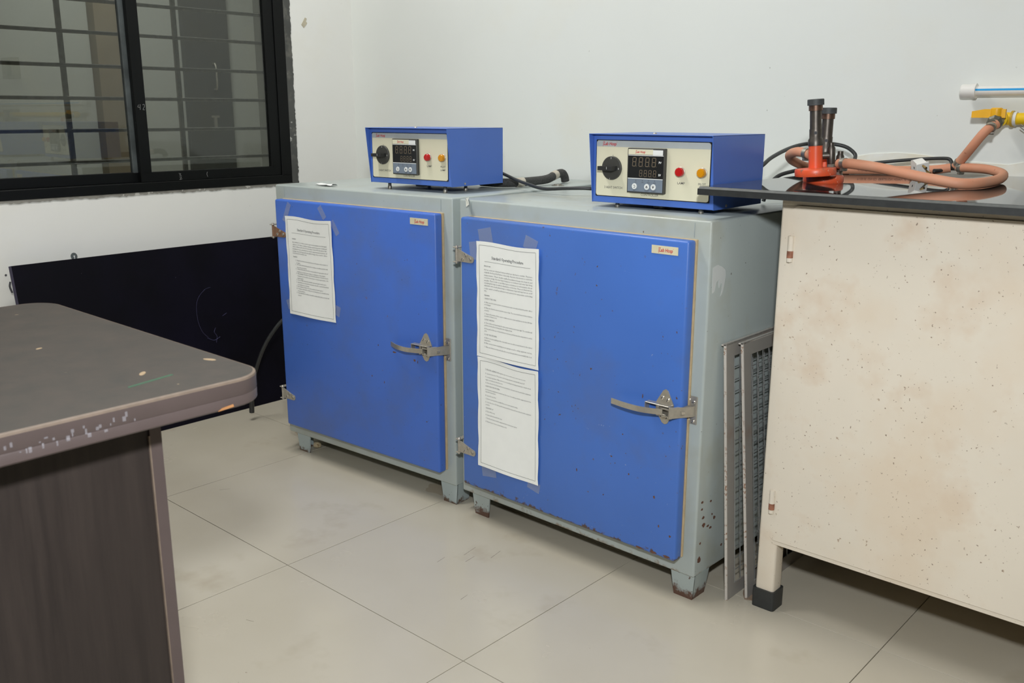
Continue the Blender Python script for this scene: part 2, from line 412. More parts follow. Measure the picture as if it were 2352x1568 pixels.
struct(MB().box((XW - 0.2, YW, 0), (X1 + 0.2, YW + 0.2, ZC)).build('wall_back', M['wall']))
WY0, WY1, WZ0, WZ1 = 0.44, 2.135, 0.795, 2.02      # window opening in the left wall
wl = MB()
wl.box((XW - 0.2, Y0, 0), (XW, WY0, ZC)).box((XW - 0.2, WY1, 0), (XW, YW, ZC)).box((XW - 0.2, WY0, 0), (XW, WY1, WZ0)).box((XW - 0.2, WY0, WZ1), (XW, WY1, ZC))
struct(wl.build('wall_left', M['wall_l'], smooth_deg=0))
struct(MB().box((X1, Y0 - 0.2, 0), (X1 + 0.2, YW + 0.2, ZC)).build('wall_right', M['wall_far']))
struct(MB().box((XW - 0.2, Y0 - 0.2, 0), (X1 + 0.2, Y0, ZC)).build('wall_front', M['wall_far']))
struct(MB().box((XW - 0.2, Y0 - 0.2, ZC), (X1 + 0.2, YW + 0.2, ZC + 0.15)).build('ceiling', M['ceil']))
# stained, uneven plaster band on the back wall just over the worktop
random.seed(5)
pts = [(-1.02, 0.905)]
n = 40
top = [(-1.02 + 2.6 * i / n, 0.945 + 0.012 * math.sin(i * 0.9) + random.uniform(-0.004, 0.004) + 0.018 * min(1, i / 12)) for i in range(n + 1)]
struct(MB().prism([(-1.02, 0.90), (1.58, 0.90)] + top[::-1], 'y', YW - 0.0025, YW + 0.001).build('trim_1', M['stain'], smooth_deg=0))

# next room seen through the window
NX = -6.2
struct(MB().box((NX - 0.2, -1.0, 0), (NX, 7.0, ZC)).build('wall_next_room', M['wall_next']))
struct(MB().box((NX, -1.0, -0.1), (XW - 0.2, 7.0, 0)).build('floor_next_room', M['tile']))
struct(MB().box((NX, -1.0, ZC), (XW - 0.2, 7.0, ZC + 0.1)).build('ceiling_next_room', M['ceil']))
struct(MB().box((NX, 7.0, 0), (XW - 0.2, 7.2, ZC)).build('wall_next_room_far', M['wall_next']))
struct(MB().box((NX, -1.2, 0), (XW - 0.2, -1.0, ZC)).build('wall_next_room_near', M['wall_next']))
struct(MB().box((XW - 0.2, YW + 0.2, 0), (XW - 0.1, 7.0, ZC)).build('wall_next_room_side', M['wall_next']))
struct(MB().box((NX, 2.80, 0), (NX + 0.10, 3.03, ZC), 0.004).build('trim_2', plain('brown_column_paint', (150, 136, 114), 0.6, 0, 0.06, 8)), 'brown painted column in the next room')
dd = MB().box((NX + 0.002, 3.43, 0.0), (NX + 0.045, 3.78, 2.1), 0.004).build('door_1', plain('dark_door_laminate', (74, 72, 68), 0.4, 0, 0.1, 10)); struct(dd, 'dark door seen through the window')
MB().tube([(NX + 0.05, 3.64, 1.395), (NX + 0.085, 3.64, 1.38), (NX + 0.085, 3.64, 1.235), (NX + 0.05, 3.64, 1.22)], 0.007, 10, 3).build('pull_handle', M['steel'], dd)
MB().box((NX + 0.045, 3.60, 1.025), (NX + 0.055, 3.66, 1.04)).box((NX + 0.045, 3.617, 0.94), (NX + 0.06, 3.637, 1.03)).build('door_lock', M['steel_old'], dd)

# ------------------------------------------------------------------ window
win = MB()
fx0, fx1 = XW - 0.075, XW + 0.004
win.box((fx0, WY0, WZ0), (fx1, WY1, WZ0 + 0.032), 0.002, 1).box((fx0, WY0, WZ1 - 0.035), (fx1, WY1, WZ1), 0.002, 1)
win.box((fx0, WY1 - 0.045, WZ0 + 0.03), (fx1, WY1, WZ1 - 0.03), 0.002, 1).box((fx0, WY0, WZ0 + 0.03), (fx1, WY0 + 0.04, WZ1 - 0.03), 0.002, 1)
win.box((fx1 - 0.02, WY1 - 0.052, WZ0 + 0.03), (fx1 - 0.016, WY1 - 0.044, WZ1 - 0.03))
W = struct(win.build('window_1', M['alu_black']), 'black aluminium sliding window with tinted panes')
def sash(y0, y1, x, stile_l, stile_r, matl, matr):
    z0, z1 = WZ0 + 0.032, WZ1 - 0.035
    s = MB().box((x - 0.02, y0, z0), (x, y1, z0 + 0.034), 0.0015, 1).box((x - 0.02, y0, z1 - 0.04), (x, y1, z1), 0.0015, 1).build('sash_rail', M['alu_black'], W)
    MB().box((x - 0.02, y0, z0 + 0.03), (x, y0 + stile_l, z1 - 0.03), 0.0015, 1).build('sash_stile', matl, s)
    MB().box((x - 0.02, y1 - stile_r, z0 + 0.03), (x, y1, z1 - 0.03), 0.0015, 1).build('sash_stile', matr, s)
    MB().box((x - 0.013, y0 + stile_l - 0.004, z0 + 0.03), (x - 0.009, y1 - stile_r + 0.004, z1 - 0.036)).build('pane', M['glass'], s, 0)
sash(1.527, WY1 - 0.045, XW - 0.002, 0.040, 0.042, M['alu_black'], M['alu_black'])
sash(1.02, 1.556, XW - 0.028, 0.040, 0.042, M['alu_black'], M['alu_grey'])
sash(WY0 + 0.04, 1.05, XW - 0.002, 0.040, 0.040, M['alu_black'], M['alu_black'])
# chalk marks on the frame
def strokes(name, segs, r, mat, parent):
    mb = MB()
    for s in segs: mb.tube(s, r, 5, 4)
    return mb.build(name, mat, parent)
M['chalk'] = plain('chalk', (176, 178, 176), 0.9, 0, 0.05)
xm = XW - 0.0015
strokes('chalk_mark', [[(xm, 1.541, 1.086), (xm, 1.538, 1.078), (xm, 1.545, 1.077)], [(xm, 1.546, 1.087), (xm, 1.545, 1.069)],
        [(xm, 1.561, 1.069), (xm, 1.555, 1.070), (xm, 1.561, 1.080), (xm, 1.560, 1.087), (xm, 1.555, 1.085)]], 0.0004, M['chalk'], W)
xm = XW + 0.0005
strokes('chalk_mark', [[(xm, 1.664, 0.853), (xm, 1.672, 0.850), (xm, 1.666, 0.847), (xm, 1.674, 0.843)], [(xm, 1.665, 0.840), (xm, 1.673, 0.838), (xm, 1.666, 0.831), (xm, 1.676, 0.833)],
        [(xm, 1.775, 0.853), (xm, 1.772, 0.845), (xm, 1.775, 0.836)]], 0.0004, M['chalk'], W)
# grille behind the glass
for k, z in enumerate([0.897, 1.001, 1.106, 1.2105, 1.317, 1.418, 1.522, 1.627, 1.732, 1.837, 1.942]):
    MB().cyl((XW - 0.11, WY0, z), (XW - 0.11, WY1, z), 0.0062, seg=10).build('grille_bar', M['bar'], W)
for y in (0.56, 0.955, 1.356, 1.759):
    MB().box((XW - 0.128, y - 0.008, WZ0), (XW - 0.118, y + 0.008, WZ1)).build('grille_upright', M['bar'], W)
# ragged mortar round the frame
random.seed(11)
def ragged(a0, a1, base, depth, n):
    return [(a0 + (a1 - a0) * i / n, base + depth * (0.55 + 0.45 * random.random()) * (0.85 + 0.15 * math.sin(i * 0.31 + 2 * math.sin(i * 0.13)))) for i in range(n + 1)]
rg_ = ragged(WY1 + 0.03, WY0, WZ0 - 0.003, -0.009, 220)
struct(MB().prism([(WY0, WZ0 + 0.004), (WY1 + 0.03, WZ0 + 0.004)] + rg_, 'x', XW - 0.001, XW + 0.002).build('trim_3', M['mortar'], smooth_deg=0))
rg_ = [(y, z) for z, y in ragged(WZ1, WZ0 - 0.003, WY1 + 0.022, 0.010, 200)]
struct(MB().prism([(WY1 - 0.002, WZ0 - 0.003), (WY1 - 0.002, WZ1)] + rg_, 'x', XW - 0.001, XW + 0.003).build('trim_4', M['mortar_dark'], smooth_deg=0))
MB_t = MB().prism([(2.214, 1.385), (2.232, 1.412), (2.240, 1.409), (2.236, 1.398), (2.241, 1.392), (2.225, 1.374)], 'x', XW, XW + 0.0012).build('masking_tape_scrap', plain('old_masking_tape', (186, 178, 156), 0.7), None, 0)
tag(MB_t, 'torn scrap of old masking tape on the wall right of the window', 'tape')

# ------------------------------------------------------------------ ovens
OW, OD, OZ0, OZ1 = 0.735, 0.765, 0.056, 0.848
def screw(parent, x, z, y, r=0.0042, ang=40):
    mb = MB().lathe((x, y, z), (x, y - 0.0025, z), [(r, 0), (r, 0.5), (r * 0.6, 1), (0, 1)], 12, True)
    o = mb.build('screw', M['steel'], parent)
    a = R(ang); dx, dz = math.cos(a) * r * 0.9, math.sin(a) * r * 0.9; nx, nz = -math.sin(a) * r * 0.16, math.cos(a) * r * 0.16
    MB().prism([(x - dx - nx, z - dz - nz), (x + dx - nx, z + dz - nz), (x + dx + nx, z + dz + nz), (x - dx + nx, z - dz + nz)], 'y', y - 0.0027, y - 0.001).build('screw_slot', M['ink'], parent)
def oven(name, label, loc, rz, mb_, md, mf, lever_bend, hinge_mats):
    t = thing(name, label, 'oven', loc, rz)
    MB().box((-OW, 0, OZ0), (0, OD, OZ1), 0.005, 3).build('body', mb_, t)
    for xs in (-0.040, -0.690):   # seam of the front frame posts
        MB().box((xs - 0.0006, -0.0007, 0.812), (xs + 0.0006, 0.0005, 0.842)).build('frame_seam', plain('seam_grey', (150, 160, 160), 0.5), t)
    for (x0, x1, y0, y1) in ((-0.062, 0.0, 0.004, 0.066), (-0.70, -0.637, 0.004, 0.066), (-0.062, 0.0, OD - 0.07, OD - 0.008), (-0.70, -0.637, OD - 0.07, OD - 0.008)):
        q, e, zt = 0.010, 0.004, OZ0 + 0.002
        fy = (y0, y0 + e) if y0 < 0.3 else (y1 - e, y1)
        mb = MB().prism([(x0 + q, 0), (x1 - q * 0.45, 0), (x1, zt), (x0, zt)], 'y', *fy)
        sx = (x1 - e, x1) if x0 > -0.3 else (x0, x0 + e)     # outer cheek of the pressed steel foot
        lean = -q * 0.45 if x0 > -0.3 else q
        ya, yb = y0 + 0.0005, y1 - 0.0005
        mb.data([(sx[0] + lean, ya, 0), (sx[1] + lean, ya, 0), (sx[1] + lean, yb - q, 0), (sx[0] + lean, yb - q, 0), (sx[0], ya, zt), (sx[1], ya, zt), (sx[1], yb, zt), (sx[0], yb, zt)], ((0, 3, 2, 1), (4, 5, 6, 7), (0, 1, 5, 4), (1, 2, 6, 5), (2, 3, 7, 6), (3, 0, 4, 7)))
        mb.build('foot', mf, t)
    # door
    d = MB().box((-0.697, -0.034, 0.097), (-0.030, -0.006, 0.808), 0.006, 3).build('door', md, t)
    MB().box((-0.694, -0.0065, 0.1), (-0.0292, 0.0, 0.8085), 0.001, 1).build('gasket', M['gasket'], d)
    MB().box((-0.120, -0.0352, 0.776), (-0.055, -0.0338, 0.793)).build('maker_label', M['label_cream'], d)
    mb = MB(); logo(mb, -0.1015, 0.7808, -0.0354, 0.0105); mb.build('label_print', M['red_print'], d, 0)
    # hinges
    for zc, hm in zip((0.712, 0.200), hinge_mats):
        pts = [(-0.7095, zc - 0.0165), (-0.657, zc - 0.0165)] + [(-0.657 + 0.0085 * math.cos(a), zc - 0.008 + 0.0085 * math.sin(a)) for a in [R(-90 + 30 * i) for i in range(1, 6)]] + [(-0.660, zc + 0.001), (-0.7095, zc + 0.0165)]
        h = MB().prism(pts, 'y', -0.0362, -0.0338).build('hinge_leaf', hm, t)
        screw(h, -0.688, zc - 0.009, -0.0362, 0.0046, 60); screw(h, -0.6755, zc + 0.0015, -0.0362, 0.0046, 110); screw(h, -0.6595, zc - 0.007, -0.0362, 0.0046, 130)
        MB().cyl((-0.7105, -0.0345, zc - 0.0165), (-0.7105, -0.0345, zc + 0.0165), 0.0036, seg=12).build('hinge_barrel', hm, h)
        for s in (-1, 1):
            z1 = zc + s * 0.0185
            MB().box((-0.7195, -0.040, z1 - 0.0014), (-0.704, 0.0, z1 + 0.0014), 0.0008, 1).build('hinge_bracket', M['steel_old'], h)
            MB().cyl((-0.7105, -0.0345, z1), (-0.7105, -0.0345, z1 + s * 0.0045), 0.0048, 0.003, 10).build('hinge_pin', M['steel'], h)
        b = MB().prism(rrect(-0.711, -0.6975, zc - 0.034, zc + 0.040, 0.004), 'y', -0.0022, 0.0003).build('hinge_plate', M['steel_old'], h)
        screw(h, -0.7035, zc + 0.031, -0.0022, 0.0036, 70); screw(h, -0.7035, zc - 0.027, -0.0022, 0.0036, 20)
    # latch
    lx, lz, y0 = -0.070, 0.444, -0.034
    pts = []
    for (px_, pz_) in ((0.006, 0.041), (0.0, 0.0445), (-0.006, 0.041), (-0.0235, 0.012), (-0.0235, -0.006), (-0.007, -0.031), (0.0, -0.034), (0.007, -0.031), (0.0195, -0.007), (0.0215, 0.012)): pts.append((lx + px_, lz + pz_))
    L = MB().prism(pts[::-1], 'y', y0 - 0.0022, y0).build('latch_plate', M['steel'], t)
    for sx, sz, an in ((-0.007, 0.0255, 60), (0.0068, 0.0225, 75), (-0.007, -0.0155, 40), (0.007, -0.0165, 60)): screw(L, lx + sx, lz + sz, y0 - 0.0022, 0.0046, an)
    MB().box((lx - 0.040, y0 - 0.018, lz + 0.0105), (lx + 0.019, y0 - 0.002, lz + 0.0125), 0.0007, 1).box((lx - 0.040, y0 - 0.018, lz - 0.0085), (lx + 0.012, y0 - 0.002, lz - 0.0065), 0.0007, 1).box((lx - 0.042, y0 - 0.018, lz - 0.0085), (lx - 0.040, y0 - 0.002, lz + 0.0125), 0.0005, 1).build('latch_housing', M['steel'], L)
    MB().cyl((lx - 0.010, y0 - 0.0135, lz + 0.0135), (lx - 0.010, y0 - 0.0135, lz - 0.0125), 0.004, seg=12).build('pivot_pin', M['steel'], L)
    # lever: a curved flat strip
    path = smooth([(lx + 0.006, y0 - 0.021, 0), (lx - 0.018, y0 - 0.029, 0), (lx - 0.045, y0 - 0.035, 0), (lx - 0.085, y0 - 0.035 + lever_bend * 0.3, 0), (lx - 0.125, y0 - 0.032 + lever_bend, 0)], 5)
    vs_, fs = [], []; n = len(path)
    for i, p in enumerate(path):
        hh = 0.0062; drop = -0.001 * i / n
        for dy, dz in ((-0.0011, -hh), (-0.0011, hh), (0.0011, hh), (0.0011, -hh)): vs_.append((p.x, p.y + dy, lz - 0.001 + dz + drop))
    for i in range(n - 1):
        for k in range(4): fs.append([i * 4 + k, i * 4 + (k + 1) % 4, i * 4 + 4 + (k + 1) % 4, i * 4 + 4 + k])
    fs += [[0, 1, 2, 3], [4 * n - 1, 4 * n - 2, 4 * n - 3, 4 * n - 4]]
    MB().data(vs_, fs).build('latch_lever', M['steel'], L)
    mb = MB().box((lx + 0.004, y0 - 0.022, lz + 0.006), (lx + 0.022, y0 - 0.008, lz + 0.008)).box((lx + 0.004, y0 - 0.022, lz - 0.010), (lx + 0.022, y0 - 0.008, lz - 0.008)).cyl((lx + 0.0215, y0 - 0.016, lz - 0.010), (lx + 0.0215, y0 - 0.016, lz + 0.008), 0.0035, seg=10)
    mb.build('latch_link', M['steel'], L)
    # strike on the body
    sx0, sx1 = -0.039, -0.012
    S = MB().box((sx0, -0.0026, lz - 0.031), (sx1, 0.0004, lz + 0.031), 0.0008, 1).build('strike_plate', M['steel_old'], t)
    for ax, az, an in ((-0.032, 0.022, 80), (-0.020, 0.019, 20), (-0.032, -0.022, 60), (-0.020, -0.024, 60)): screw(S, ax, lz + az, -0.0026, 0.0042, an)
    MB().prism([(-0.044, -0.048), (-0.044, -0.056), (-0.016, -0.012), (-0.016, -0.002), (-0.028, -0.002)], 'z', lz - 0.0115, lz + 0.0115).build('strike_arm', M['steel_old'], S)
    MB().cyl((-0.046, -0.052, lz - 0.0125), (-0.046, -0.052, lz + 0.0125), 0.0038, seg=12).build('strike_roller', M['steel'], S)
    MB().cyl((-0.028, -0.028, lz - 0.001), (-0.031, -0.036, lz - 0.001), 0.0055, seg=6).build('strike_bolt', M['steel'], S)
    return t

def logo(mb, x, z, y, h, fitw=None):
    """slanted two-word maker's mark with a bracketed first letter and a small registered sign"""
    w = h * 3.2 if fitw is None else fitw
    text_mb(mb, 'Lab Hosp', h, x, z, y, 'LEFT', shear=0.22, bold=h * 0.018, res=3, fit=w)
    mb.box((x - h * 0.10, y - 0.00005, z + h * 0.74), (x + h * 0.42, y + 0.0001, z + h * 0.81))
    mb.prism([(x - h * 0.17, z - h * 0.22), (x - h * 0.11, z - h * 0.22), (x - h * 0.0, z + h * 0.80), (x - h * 0.06, z + h * 0.80)], 'y', y - 0.00005, y + 0.0001)
    mb.box((x - h * 0.17, y - 0.00005, z - h * 0.22), (x + h * 0.05, y + 0.0001, z - h * 0.16))
    text_mb(mb, 'R', h * 0.26, x + w + h * 0.06, z + h * 0.62, y, 'LEFT')

M['hinge_brown'] = plain('hinge_brown_rust', (146, 112, 88), 0.5, 0.5, 0.2, 80)
oven1_loc, oven1_rz = (-1.722, 1.672, 0), R(3.0)
oven2_loc, oven2_rz = (-0.959, 1.66, 0), R(-0.7)
oven('incubator', 'blue-doored grey laboratory incubator next to the window wall, one sheet on its door', oven1_loc, oven1_rz, M['grey_l'], M['blue_l'], M['foot_l'], 0.020, (M['hinge_brown'], M['steel_old']))
oven('hot_air_oven', 'blue-doored grey hot air oven beside the cream cabinet, two sheets on its rust-flecked door', oven2_loc, oven2_rz, M['grey_r'], M['blue_r'], M['foot_r'], 0.006, (M['steel_old'], M['steel_old']))

# rusted paint chips on the hot air oven: right cheek and door
M['chip'] = painted('bare_rust_chip', (104, 70, 54), 0.8, [(300, 0.55, (80, 56, 46), 0, 0)])
def chip_poly(cx, cz, rx, rz_): return [(cx + rx * math.cos(a) * random.uniform(0.55, 1.1), cz + rz_ * math.sin(a) * random.uniform(0.55, 1.1)) for a in [i * math.pi / 5 for i in range(10)]]
random.seed(8); oven2 = bpy.data.objects['hot_air_oven']
for (y, z, ry, rz_) in ((0.020, 0.232, 0.006, 0.004), (0.020, 0.215, 0.005, 0.003), (0.027, 0.193, 0.006, 0.004), (0.031, 0.175, 0.008, 0.006), (0.074, 0.179, 0.006, 0.005), (0.049, 0.167, 0.006, 0.003), (0.060, 0.159, 0.006, 0.004), (0.018, 0.095, 0.008, 0.008), (0.020, 0.134, 0.004, 0.003), (0.113, 0.098, 0.004, 0.004), (0.056, 0.224, 0.004, 0.003), (0.064, 0.19, 0.003, 0.003)):
    MB().prism(chip_poly(y, z, ry, rz_), 'x', -0.0002, 0.0004).build('paint_chip', M['chip'], oven2, 0)
for (x, z, rx, rz_) in ((-0.052, 0.104, 0.010, 0.004), (-0.085, 0.103, 0.012, 0.003), (-0.125, 0.102, 0.010, 0.003), (-0.045, 0.155, 0.003, 0.003), (-0.075, 0.170, 0.002, 0.004), (-0.090, 0.235, 0.003, 0.005), (-0.16, 0.27, 0.002, 0.003), (-0.21, 0.30, 0.003, 0.002), (-0.13, 0.46, 0.002, 0.005), (-0.23, 0.20, 0.002, 0.002), (-0.31, 0.24, 0.002, 0.004), (-0.18, 0.36, 0.002, 0.002)):
    MB().prism(chip_poly(x, z, rx, rz_), 'y', -0.0343, -0.0336).build('paint_chip', M['chip'], oven2, 0)
inc_ = bpy.data.objects['incubator']
for (x, z, rx, rz_) in ((-0.195, 0.415, 0.008, 0.0025), (-0.117, 0.405, 0.005, 0.004), (-0.105, 0.402, 0.0015, 0.004), (-0.26, 0.425, 0.002, 0.003), (-0.29, 0.33, 0.0018, 0.004), (-0.24, 0.32, 0.0018, 0.004)):
    MB().prism(chip_poly(x, z, rx, rz_), 'y', -0.0343, -0.0336).build('paint_chip', M['chip'], inc_, 0)
# patch of torn film left on the hot air oven's right side
M1 = Matrix.Translation(oven2_loc) @ Matrix.Rotation(oven2_rz, 4, 'Z')
def on_right(y, z): return (y, z)
res = [(0.012, 0.752), (0.030, 0.756), (0.048, 0.750), (0.062, 0.742), (0.064, 0.73), (0.061, 0.715), (0.057, 0.70), (0.052, 0.69), (0.047, 0.688), (0.051, 0.70), (0.052, 0.712), (0.046, 0.716), (0.040, 0.706), (0.037, 0.714), (0.038, 0.725), (0.028, 0.72), (0.022, 0.70), (0.014, 0.698), (0.012, 0.72)]
fo = MB().prism(res, 'x', 0.0002, 0.0006).build('torn_film_patch', M['residue'], None, 0)
fo.matrix_world = M1; tag(fo, 'torn pale sticker film on the side of the hot air oven', 'sticker')

# ------------------------------------------------------------------ notices on the doors
def sheet(name, label, base_m, x0, x1, z0, z1, wav, blocks, tapes, curl=0.0):
    """a hung A4 sheet, slightly waved; blocks = [(text, size, x, top z, width, align, bold, line)] in sheet coordinates from the top left"""
    W_, H_ = x1 - x0, z1 - z0
    yb = -0.0352
    def dy(u, v):
        return yb - 0.0008 - wav * (0.5 + 0.5 * math.sin(u * 5.0 + v * 3.0)) * (0.25 + 0.75 * abs(2 * v - 1) ** 2) - curl * max(0, u - 0.75) ** 2 * 6 - curl * 0.7 * max(0, 0.2 - u) ** 2 * 6
    def put(x, y, z):
        u = x / W_; v = 1 + z / H_
        return (x0 + x, dy(u, v) + y, z1 + z + 0.0025 * math.sin(u * 6.3 + 0.6) * (1 if v > 0.9 else 0.35) * wav / 0.004)
    t = thing(name, label, 'notice'); t.matrix_world = base_m
    nx, nz = 14, 20; vs_, fs = [], []
    for k in (0, 1):
        for j in range(nz + 1):
            for i in range(nx + 1):
                jx = 0.0012 * math.sin(j * 0.9 + k) if i in (0, nx) else 0
                vs_.append(put(W_ * i / nx + jx, 0.0002 * k, -H_ * j / nz))
    S_ = (nx + 1) * (nz + 1)
    for j in range(nz):
        for i in range(nx):
            a = j * (nx + 1) + i; q = [a, a + 1, a + nx + 2, a + nx + 1]; fs.append(q); fs.append([S_ + v for v in q[::-1]])
    for i in range(nx):
        for a, b in ((i, i + 1), (nz * (nx + 1) + i, nz * (nx + 1) + i + 1)): fs.append([a, b, S_ + b, S_ + a])
    for j in range(nz):
        for c in (0, nx):
            a, b = j * (nx + 1) + c, (j + 1) * (nx + 1) + c; fs.append([a, b, S_ + b, S_ + a])
    MB().data(vs_, fs).build('paper', M['paper'], t, 60)
    # printed frame line
    m_ = 0.0095; lw = 0.0004; mb = MB(); N = 24
    def strip(ax, az, bx, bz, w):
        for i in range(N):
            p, q = i / N, (i + 1) / N
            A = (ax + (bx - ax) * p, az + (bz - az) * p); B = (ax + (bx - ax) * q, az + (bz - az) * q)
            hx, hz = (0, w) if abs(bx - ax) > abs(bz - az) else (w, 0)
            mb.data([put(A[0] - hx, -0.0003, A[1] - hz), put(B[0] - hx, -0.0003, B[1] - hz), put(B[0] + hx, -0.0003, B[1] + hz), put(A[0] + hx, -0.0003, A[1] + hz)], [(0, 1, 2, 3)])
    strip(m_, -m_, W_ - m_, -m_, lw); strip(m_, -H_ + m_, W_ - m_, -H_ + m_, lw); strip(m_, -m_, m_, -H_ + m_, lw); strip(W_ - m_, -m_, W_ - m_, -H_ + m_, lw)
    if blocks[0][5] == 'CENTER': strip(0.027, -0.0478, W_ - 0.027, -0.0478, 0.00035)
    mb.build('frame_line', M['ink_soft'], t, 0)
    mb = MB()
    for (tx, size, x, zt, width, align, bold) in blocks:
        if align == 'CENTER': text_mb(mb, tx, size, W_ / 2, -zt, -0.0004, 'CENTER', fit=width, bold=bold, res=1, place=put)
        else: text_mb(mb, tx, size, x, -zt, -0.0004, 'LEFT', fit=width, bold=bold, res=1, place=put, squeeze=0.80)
    mb.build('printed_text', M['ink'], t, 0)
    for (cx, cz, w, h, a) in tapes:
        ca, sa = math.cos(R(a)), math.sin(R(a))
        P = [(cx + ca * u - sa * v, cz + sa * u + ca * v) for u, v in ((-w / 2, -h / 2), (w / 2, -h / 2), (w / 2, h / 2), (-w / 2, h / 2))]
        MB().prism(P, 'y', -0.0349, -0.0345).build('tape_strip', M['tape_mat'], t, 0)
    return t
B1 = Matrix.Translation(oven1_loc) @ Matrix.Rotation(oven1_rz, 4, 'Z')
B2 = Matrix.Translation(oven2_loc) @ Matrix.Rotation(oven2_rz, 4, 'Z')
def page(title, y0, span, H, x, full, lines, tsize=0.0056):
    """lines = [(text, height read off the sheet, 1 if it fills the measure, indent, bold)]"""
    out = [title] if title else []
    for (tx, yy, f, ind, bold) in lines:
        out.append((tx, tsize, x + ind, (yy - y0) / span * H, (full - ind) if f else None, 'LEFT', bold))
    return out
b_ = 0.00008; i_ = 0.010
inc = page(('Standard Operating Procedure', 0.0105, 0, 0.0405, 0.104, 'CENTER', 0.00005), 193, 1157, 0.296, 0.028, 0.156, [
    ('Incubator', 453, 0, 0, b_),
    ('An incubator is a device used to grow and maintain microbiological', 493, 1, 0, 0), ('cultures or cell cultures. Incubator maintains optimal temperature, humidity and', 520, 1, 0, 0), ('other conditions such as the CO2 and oxygen content of the atmosphere inside.', 545, 1, 0, 0),
    ('Incubators are essential for much experimental work in cell', 572, 1, 0, 0), ('biology, microbiology and molecular biology and are used to culture', 598, 1, 0, 0), ('both bacterial and eukaryotic cells.', 622, 0, 0, 0), ('Operation', 662, 0, 0, b_),
    ('1.  Hazards and risk associated with the use of incubator and precautions to', 703, 1, i_, 0), ('be taken.', 733, 0, 0.015, 0), ('2.  All cultures/materials placed in incubator should be labelled with', 752, 1, i_, 0), ('name, date and contents.', 783, 0, 0.015, 0),
    ('3.  Cultures/materials should be removed after the appropriate time of', 803, 1, i_, 0), ('incubation to prevent overcrowding or contamination of the incubator.', 835, 0, 0.015, 0), ("4.  Any spillage should be reported immediately to the laboratory's", 857, 1, i_, 0), ('technician and should be cleaned up in a manner appropriate to the', 885, 1, 0.015, 0), ('material spilled.', 912, 0, 0.015, 0),
    ('5.  In case of high temperature materials, appropriate gloves must be worn.', 933, 0, i_, 0), ('6.  Any faults associated with an incubator should be reported immediately', 960, 1, i_, 0), ("to the laboratory's technician.", 987, 0, 0.015, 0), ('7.  If an incubator is faulty, it should be switched off until repaired.', 1010, 0, i_, 0),
    ('8.  Incubator should be subject to servicing based on manufacturers', 1035, 1, i_, 0), ('recommendations.', 1062, 0, 0.015, 0), ('9.  Any unlabelled incubator should be dealt with by lab personnel and', 1085, 1, i_, 0), ('repaired.', 1113, 0, 0.015, 0)])
sheet('notice_sheet', 'single printed procedure sheet taped to the blue incubator door', B1, -0.645, -0.4355, 0.464, 0.760, 0.004, inc,
      [(-0.640, 0.772, 0.018, 0.062, -28), (-0.478, 0.782, 0.018, 0.040, 35), (-0.425, 0.742, 0.018, 0.045, 35), (-0.652, 0.492, 0.018, 0.03, 20), (-0.428, 0.50, 0.022, 0.03, -15)])
hot = page(('Standard Operating Procedure', 0.0108, 0, 0.0405, 0.105, 'CENTER', 0.00010), 73, 1288, 0.2925, 0.0255, 0.159, [
    ('Hot air oven', 338, 0, 0, b_), ('Hot air ovens are electrical devices which use dry heat to sterilize. They were', 380, 1, 0, 0), ('originally developed by Pasteur. Generally, they use a thermostat to control the', 408, 1, 0, 0), ('temperature. Their double walled insulation keeps the heat in and', 440, 1, 0, 0),
    ('conserves energy, the inner layer being a poor conductor and outer layer being', 467, 1, 0, 0), ('metallic. There is also an air filled space in between to aid insulation. An air', 497, 1, 0, 0), ('circulating fan helps in uniform distribution of the heat. These are fitted with the', 525, 1, 0, 0), ('adjustable wire mesh plated trays or aluminium trays and may have an on/off', 553, 1, 0, 0),
    ('rocker switch, as well as indicators and controls for temperature and holding', 585, 1, 0, 0), ('time.', 612, 0, 0, 0), ('Operation', 660, 0, 0, b_), ('1.INSPECT THE OVEN', 698, 0, 0, 0), ('A. Make sure the electric power connections are made correctly and that the power cable is', 740, 1, 0, 0), ('not damaged.', 765, 0, 0, 0),
    ('B. Make sure that the area around the oven is clear. The oven should have 6 inches clearance', 802, 1, 0, 0), ('around it.', 830, 0, 0, 0), ('C. Inspect the inside of the oven to make sure it is clean and that no one has left their', 868, 1, 0, 0), ('specimen or fixtures in it.', 893, 0, 0, 0), ('2.START HEATING', 932, 0, 0, 0),
    ('A. Turn on the oven by pressing the main power switch at the lower right. The controller will', 970, 1, 0, 0), ('perform a brief self test during which the display shows.', 998, 0, 0, 0), ('B. Press and hold the up or down buttons to increase and decrease the temperature to set the', 1035, 1, 0, 0), ('point.', 1060, 0, 0, 0), ('3.LOAD THE SPECIMEN', 1100, 0, 0, 0),
    ('A. Before you put anything in the oven make sure it is safe to heat that part to the desired', 1138, 1, 0, 0), ('temperature.', 1165, 0, 0, 0), ('B. Make sure you have everything you are going to need i.e. safety equipment, tools etc.', 1197, 1, 0, 0), ('C. Make sure there is a clear and safe place to put the part when you eventually take it out.', 1240, 1, 0, 0)], 0.0052)
sheet('notice_sheet', 'upper printed procedure sheet on the hot air oven door, with a heading', B2, -0.636, -0.430, 0.461, 0.7525, 0.003, hot,
      [(-0.607, 0.762, 0.045, 0.05, 12), (-0.46, 0.762, 0.04, 0.03, -18), (-0.648, 0.728, 0.03, 0.045, 8)], 0.004)
